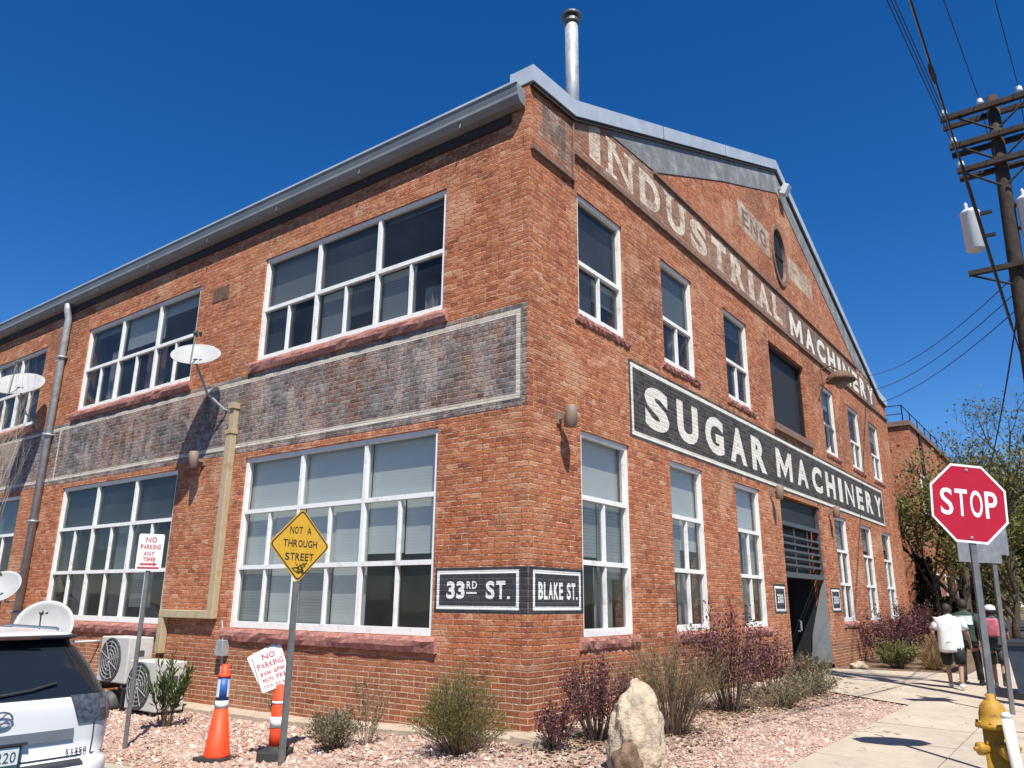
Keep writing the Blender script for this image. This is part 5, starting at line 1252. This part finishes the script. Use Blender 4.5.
def conifer(label, loc, h, r, n, mat='leaf_evergreen'):
    t = thing('evergreen_shrub', label, 'evergreen shrub', (loc[0], loc[1], -.1), 0, 'dark evergreens by the far wall'); q = Q()
    bm = BM(); tube(bm, [(0, 0, -.1), (.05, 0, h * .6), (0, .05, h * .92)], [.08, .05, .01], 6); obj('trunk', bm, 'bark', t)
    for i in range(n):
        s = random.random() ** .8; a = random.uniform(0, 2 * pi); k = r * (1 - s * .75) * math.sqrt(random.random()) * (1 + .35 * noise.noise((cos(a) * 2, sin(a) * 2, s * 5))); q.leaf(Vector((cos(a) * k, sin(a) * k, .05 + s * h)), Vector((cos(a), sin(a), random.uniform(-.2, .9))), .22, .09)
    q.make('foliage', mat, t)
conifer('dark evergreen bush hugging the far end of the brick facade', (26.3, -.4), 3.4, .55, 1800)
conifer('lower dark evergreen in front of the far brick building', (28.2, -.7), 1.9, .8, 1600)
conifer('narrow dark evergreen in the gap between the two brick buildings', (25.9, 1.4), 4.4, .6, 2400)
random.seed(21)
tree('bare_sapling', 'bare pale twiggy sapling in front of the downspout at the left edge', (-3.85, 6.5, zg(-3, 6.2)), 4.9, .022, .07, 'leaf_dull', 0, .1, None, 5, 'twig_pale', start=.15, up=1.0, lean=(-.03, .05))

# ------------------------------------------------------------------ people walking away down the sidewalk
def skin_mesh(verts, edges, root=0, sub=2):
    me = bpy.data.meshes.new('s'); me.from_pydata([v[0] for v in verts], edges, []); o = bpy.data.objects.new('s', me); COL.objects.link(o)
    md = o.modifiers.new('skin', 'SKIN'); md.use_smooth_shade = True
    sv = me.skin_vertices[0].data if me.skin_vertices else None
    if sv is None:
        return None
    for i, v in enumerate(verts):
        r = v[1]; sv[i].radius = (r, r) if not isinstance(r, tuple) else r; sv[i].use_root = (i == root)
    ss = o.modifiers.new('sub', 'SUBSURF'); ss.levels = sub; ss.render_levels = sub
    bpy.context.view_layer.update()
    m2 = bpy.data.meshes.new_from_object(o.evaluated_get(bpy.context.evaluated_depsgraph_get()))
    bpy.data.objects.remove(o); bpy.data.meshes.remove(me)
    for p in m2.polygons: p.use_smooth = True
    return m2
def skinned(name, verts, edges, mat, parent, root=0, sub=2):
    # make skin layer through a bmesh so that no operator is needed
    bm = BM(); lay = bm.verts.layers.skin.verify(); vs = []
    for i, (p, r) in enumerate(verts):
        v = bm.verts.new(p); d = v[lay]; d.radius = (r, r) if not isinstance(r, tuple) else r; d.use_root = (i == root); vs.append(v)
    for a, b in edges: bm.edges.new((vs[a], vs[b]))
    me = bpy.data.meshes.new('s'); bm.to_mesh(me); bm.free(); o = bpy.data.objects.new('s', me); COL.objects.link(o)
    o.modifiers.new('skin', 'SKIN').use_smooth_shade = True
    ss = o.modifiers.new('sub', 'SUBSURF'); ss.levels = sub; ss.render_levels = sub
    bpy.context.view_layer.update()
    m2 = bpy.data.meshes.new_from_object(o.evaluated_get(bpy.context.evaluated_depsgraph_get()))
    bpy.data.objects.remove(o); bpy.data.meshes.remove(me)
    m2.materials.clear(); m2.materials.append(MATS[mat]); m2.name = name
    for p in m2.polygons: p.use_smooth = True
    ob = bpy.data.objects.new(name, m2); COL.objects.link(ob); ob.parent = parent
    return ob
def person(label, loc, rz, H, wide, top, legs, shorts, sleeve, hairmat, step, shoe='shoe_white', cap=None, long_top=.0):
    """stands at z = 0 facing +Y; step: + = left foot forward"""
    t = thing('person', label, 'person', (loc[0], loc[1], zg(loc[0], loc[1]) + .032), rz, 'people walking down the sidewalk'); t['category'] = 'person'
    k = H / 1.72; W = wide
    P = lambda x, y, z: Vector((x * k, y * k, z * k))
    fy = step * .22
    hipL, hipR = P(-.10 * W, 0, .90), P(.10 * W, 0, .90)
    kneeL, kneeR = P(-.11 * W, .10 * step + .05, .49), P(.11 * W, -.10 * step + .05, .49)
    ankL, ankR = P(-.11 * W, fy, .09 if step > 0 else .12), P(.11 * W, -fy, .12 if step > 0 else .09)
    toeL, toeR = ankL + P(-.02, .17, -.05), ankR + P(.02, .17, -.05)
    shL, shR = P(-.19 * W, 0, 1.40), P(.19 * W, 0, 1.40)
    elL, elR = P(-.25 * W, -.07 * step - .02, 1.13), P(.25 * W, .07 * step - .02, 1.13)
    wrL, wrR = P(-.26 * W, -.02 * step + .08, .90), P(.26 * W, .12 * step + .08, .90)
    V = [(P(0, 0, .95), (.13 * k * W, .09 * k)), (P(0, 0, 1.15), (.125 * k * W, .085 * k)), (P(0, -.01, 1.32), (.125 * k * W, .08 * k)), (P(0, 0, 1.44), .055 * k), (P(0, .01, 1.52), .055 * k),
         (P(0, .015, 1.58), (.068 * k, .08 * k)), (P(0, .02, 1.66), (.075 * k, .088 * k)), (P(0, .015, 1.70), .05 * k),
         (hipL, .09 * k * W), (kneeL, .06 * k), (ankL, .04 * k), (toeL, .032 * k), (hipR, .09 * k * W), (kneeR, .06 * k), (ankR, .04 * k), (toeR, .032 * k),
         (shL, .06 * k), (elL, .045 * k), (wrL, .03 * k), (shR, .06 * k), (elR, .045 * k), (wrR, .03 * k)]
    E = [(0, 1), (1, 2), (2, 3), (3, 4), (4, 5), (5, 6), (6, 7), (0, 8), (8, 9), (9, 10), (10, 11), (0, 12), (12, 13), (13, 14), (14, 15), (2, 16), (16, 17), (17, 18), (2, 19), (19, 20), (20, 21)]
    # hands: palm, four fingers, thumb
    for wi, sgn in ((18, -1), (21, 1)):
        w0 = V[wi][0]; d = P(0, .03, -.09); b = len(V); V.append((w0 + d * .9, (.026 * k, .04 * k))); E.append((wi, b))
        for f in range(4):
            off = P(0, (f - 1.5) * .019, 0); l = (.068, .078, .074, .058)[f]; i0 = len(V)
            V.append((w0 + d * 1.15 + off, .009 * k)); V.append((w0 + d * 1.15 + off + P(-.004 * sgn, .012, -l * .55), .0085 * k)); V.append((w0 + d * 1.15 + off + P(-.018 * sgn, .02, -l), .007 * k)); E += [(b, i0), (i0, i0 + 1), (i0 + 1, i0 + 2)]
        i0 = len(V); V.append((w0 + d * .55 + P(-.01 * sgn, .045, 0), .011 * k)); V.append((w0 + d * .9 + P(-.02 * sgn, .06, -.02), .009 * k)); E += [(wi, i0), (i0, i0 + 1)]
    body = skinned('body', V, E, 'skin', t)
    # face: nose, ears and eyes
    bm = BM()
    lathe(bm, [(.001, .03 * k), (.014 * k, -.012 * k), (.001, -.02 * k)], 8, Matrix.Translation(P(0, .108, 1.585)))
    for s in (-1, 1): bmesh.ops.create_uvsphere(bm, u_segments=8, v_segments=6, radius=.022 * k, matrix=Matrix.Translation(P(s * .078, .0, 1.595)) @ Matrix.Scale(.5, 4, (1, 0, 0)))
    obj('ears_and_nose', bm, 'skin', body, True)
    bm = BM()
    for s in (-1, 1): bmesh.ops.create_uvsphere(bm, u_segments=8, v_segments=6, radius=.011 * k, matrix=Matrix.Translation(P(s * .03, .094, 1.615)))
    obj('eyes', bm, 'hair_dark', body, True)
    bm = BM(); bmesh.ops.create_icosphere(bm, subdivisions=4, radius=1)
    kill = []
    for v in bm.verts:
        p = v.co.copy(); c = P(0, .012, 1.625); v.co = c + Vector((p.x * .098, p.y * .112, p.z * .118)) * k * (1 + .04 * noise.noise(p * 7))
        if (p.y > .25 and p.z < .35) or p.z < -.72: kill.append(v)
    bmesh.ops.delete(bm, geom=kill, context='VERTS'); obj('hair', bm, hairmat, t, True)
    # clothes: lofted rings for the trunk, tapered tubes for sleeves and legs
    e = .016 * k
    def rings(bm, lst, n_=22, lob=2.3):
        R_ = []
        for z, rx, ry, oy in lst:
            row = []
            for q_ in range(n_):
                a = 2 * pi * q_ / n_; ca, sa = cos(a), sin(a)
                wx = abs(ca) ** (2 / lob) * (1 if ca > 0 else -1); wy = abs(sa) ** (2 / lob) * (1 if sa > 0 else -1)
                row.append(bm.verts.new((wx * rx * k, (wy * ry + oy) * k + .010 * sin(a * 5 + z * 40) + .009 * noise.noise((wx * 4, wy * 4, z * 7)), z * k + .008 * sin(a * 4))))
            R_.append(row)
        for A, B in zip(R_, R_[1:]):
            for q_ in range(n_): bm.faces.new((A[q_], A[(q_ + 1) % n_], B[(q_ + 1) % n_], B[q_]))
        bm.faces.new(R_[0][::-1]); bm.faces.new(R_[-1])
    hem = .86 - long_top
    bm = BM(); rings(bm, [(hem, .185 * W, .145, 0), (hem + .06, .19 * W, .148, 0), (1.02, .185 * W, .14, 0), (1.18, .185 * W, .135, -.005), (1.32, .20 * W, .13, -.015), (1.39, .195 * W, .115, -.015), (1.445, .15 * W, .095, -.01), (1.48, .085, .08, 0), (1.51, .066, .066, .005)])
    for s, a, b in ((shL, elL, wrL), (shR, elR, wrR)):
        inner = Vector((s.x * .78, s.y - .01, s.z - .015 * k))
        if sleeve == 'short': m_ = s.lerp(a, .72); tube(bm, [inner, s, s.lerp(a, .35), m_], [.062 * k, .076 * k, .074 * k, .078 * k], 12)
        else: tube(bm, [inner, s, s.lerp(a, .5), a, a.lerp(b, .5), a.lerp(b, .93)], [.062 * k, .078 * k, .07 * k, .06 * k, .052 * k, .046 * k], 12)
    obj('shirt' if sleeve == 'short' else 'jacket', bm, top, t, True)
    bm = BM(); rings(bm, [(.76, .165 * W, .125, 0), (.84, .178 * W, .135, 0), (.95, .172 * W, .13, 0)])
    for h_, kn, an in ((hipL, kneeL, ankL), (hipR, kneeR, ankR)):
        hp = h_ + P(0, 0, -.06)
        if shorts: tube(bm, [hp, h_.lerp(kn, .5), h_.lerp(kn, .98)], [.092 * k * W, .094 * k * W, .096 * k], 14)
        else: tube(bm, [hp, h_.lerp(kn, .5), kn, kn.lerp(an, .5), kn.lerp(an, .95)], [.09 * k * W, .085 * k, .072 * k, .066 * k, .066 * k], 14)
    obj('shorts' if shorts else 'trousers', bm, legs, t, True)
    for an, to in ((ankL, toeL), (ankR, toeR)):
        skinned('shoe', [(an + P(0, -.05, -.045), .045 * k), (an + P(0, .05, -.045), .048 * k), (to + P(0, .03, .0), .04 * k), (an + P(0, 0, .02), .05 * k)], [(0, 1), (1, 2), (1, 3)], shoe, t, 1)
    if cap:
        bm = BM(); lathe(bm, [(.112 * k, 1.63 * k), (.118 * k, 1.66 * k), (.10 * k, 1.725 * k), (.05 * k, 1.755 * k), (.001, 1.76 * k)], 18, Matrix.Translation((0, .01, 0))); box(bm, -.08 * k, .08 * k, .10 * k, .21 * k, 1.645 * k, 1.655 * k); obj('cap', bm, cap, t, True)
    return t, k
RZP = RAD(-92)
person('person in white t-shirt and black shorts walking away on the sidewalk', (10.45, -3.2), RZP, 1.64, 1.28, 'shirt_white', 'cloth_black', True, 'short', 'hair_dark', 1, long_top=.12)
t, k = person('person in dark green jacket with white back print and black trousers', (11.4, -3.38), RZP, 1.74, 1.12, 'jacket_green', 'cloth_black', False, 'long', 'hair_dark', -1, 'cloth_black')
bm = BM(); n = 10
Mp = plane_M((0, -.168 * k, 1.33 * k), (1, 0, 0), (0, 0, 1))
for i in range(n):
    a0, a1 = -.17 + .34 * i / n, -.17 + .34 * (i + 1) / n; yy = lambda a: .055 * (a / .17) ** 2
    bm.faces.new([bm.verts.new(Vector((a, -.172 * k + yy(a), z))) for a, z in ((a0, 1.22 * k), (a1, 1.22 * k), (a1, 1.40 * k), (a0, 1.40 * k))])
obj('back_print', bm, 'cloth_print', t, True)
t, k = person('person in grey top and shorts with pink backpack and white cap behind the post', (11.6, -3.86), RZP, 1.62, 1.0, 'cloth_grey', 'cloth_grey', True, 'short', 'hair_dark', 1, cap='cloth_print')
bm = BM(); box(bm, -.15, .15, -.34, -.15, 1.0, 1.38); bevel(bm, .05, 3); bp = tag(obj('backpack', bm, 'pack_pink', None, True), 'pink and dark backpack worn by the person in the white cap', 'backpack')
bp.location = t.location; bp.rotation_euler = t.rotation_euler
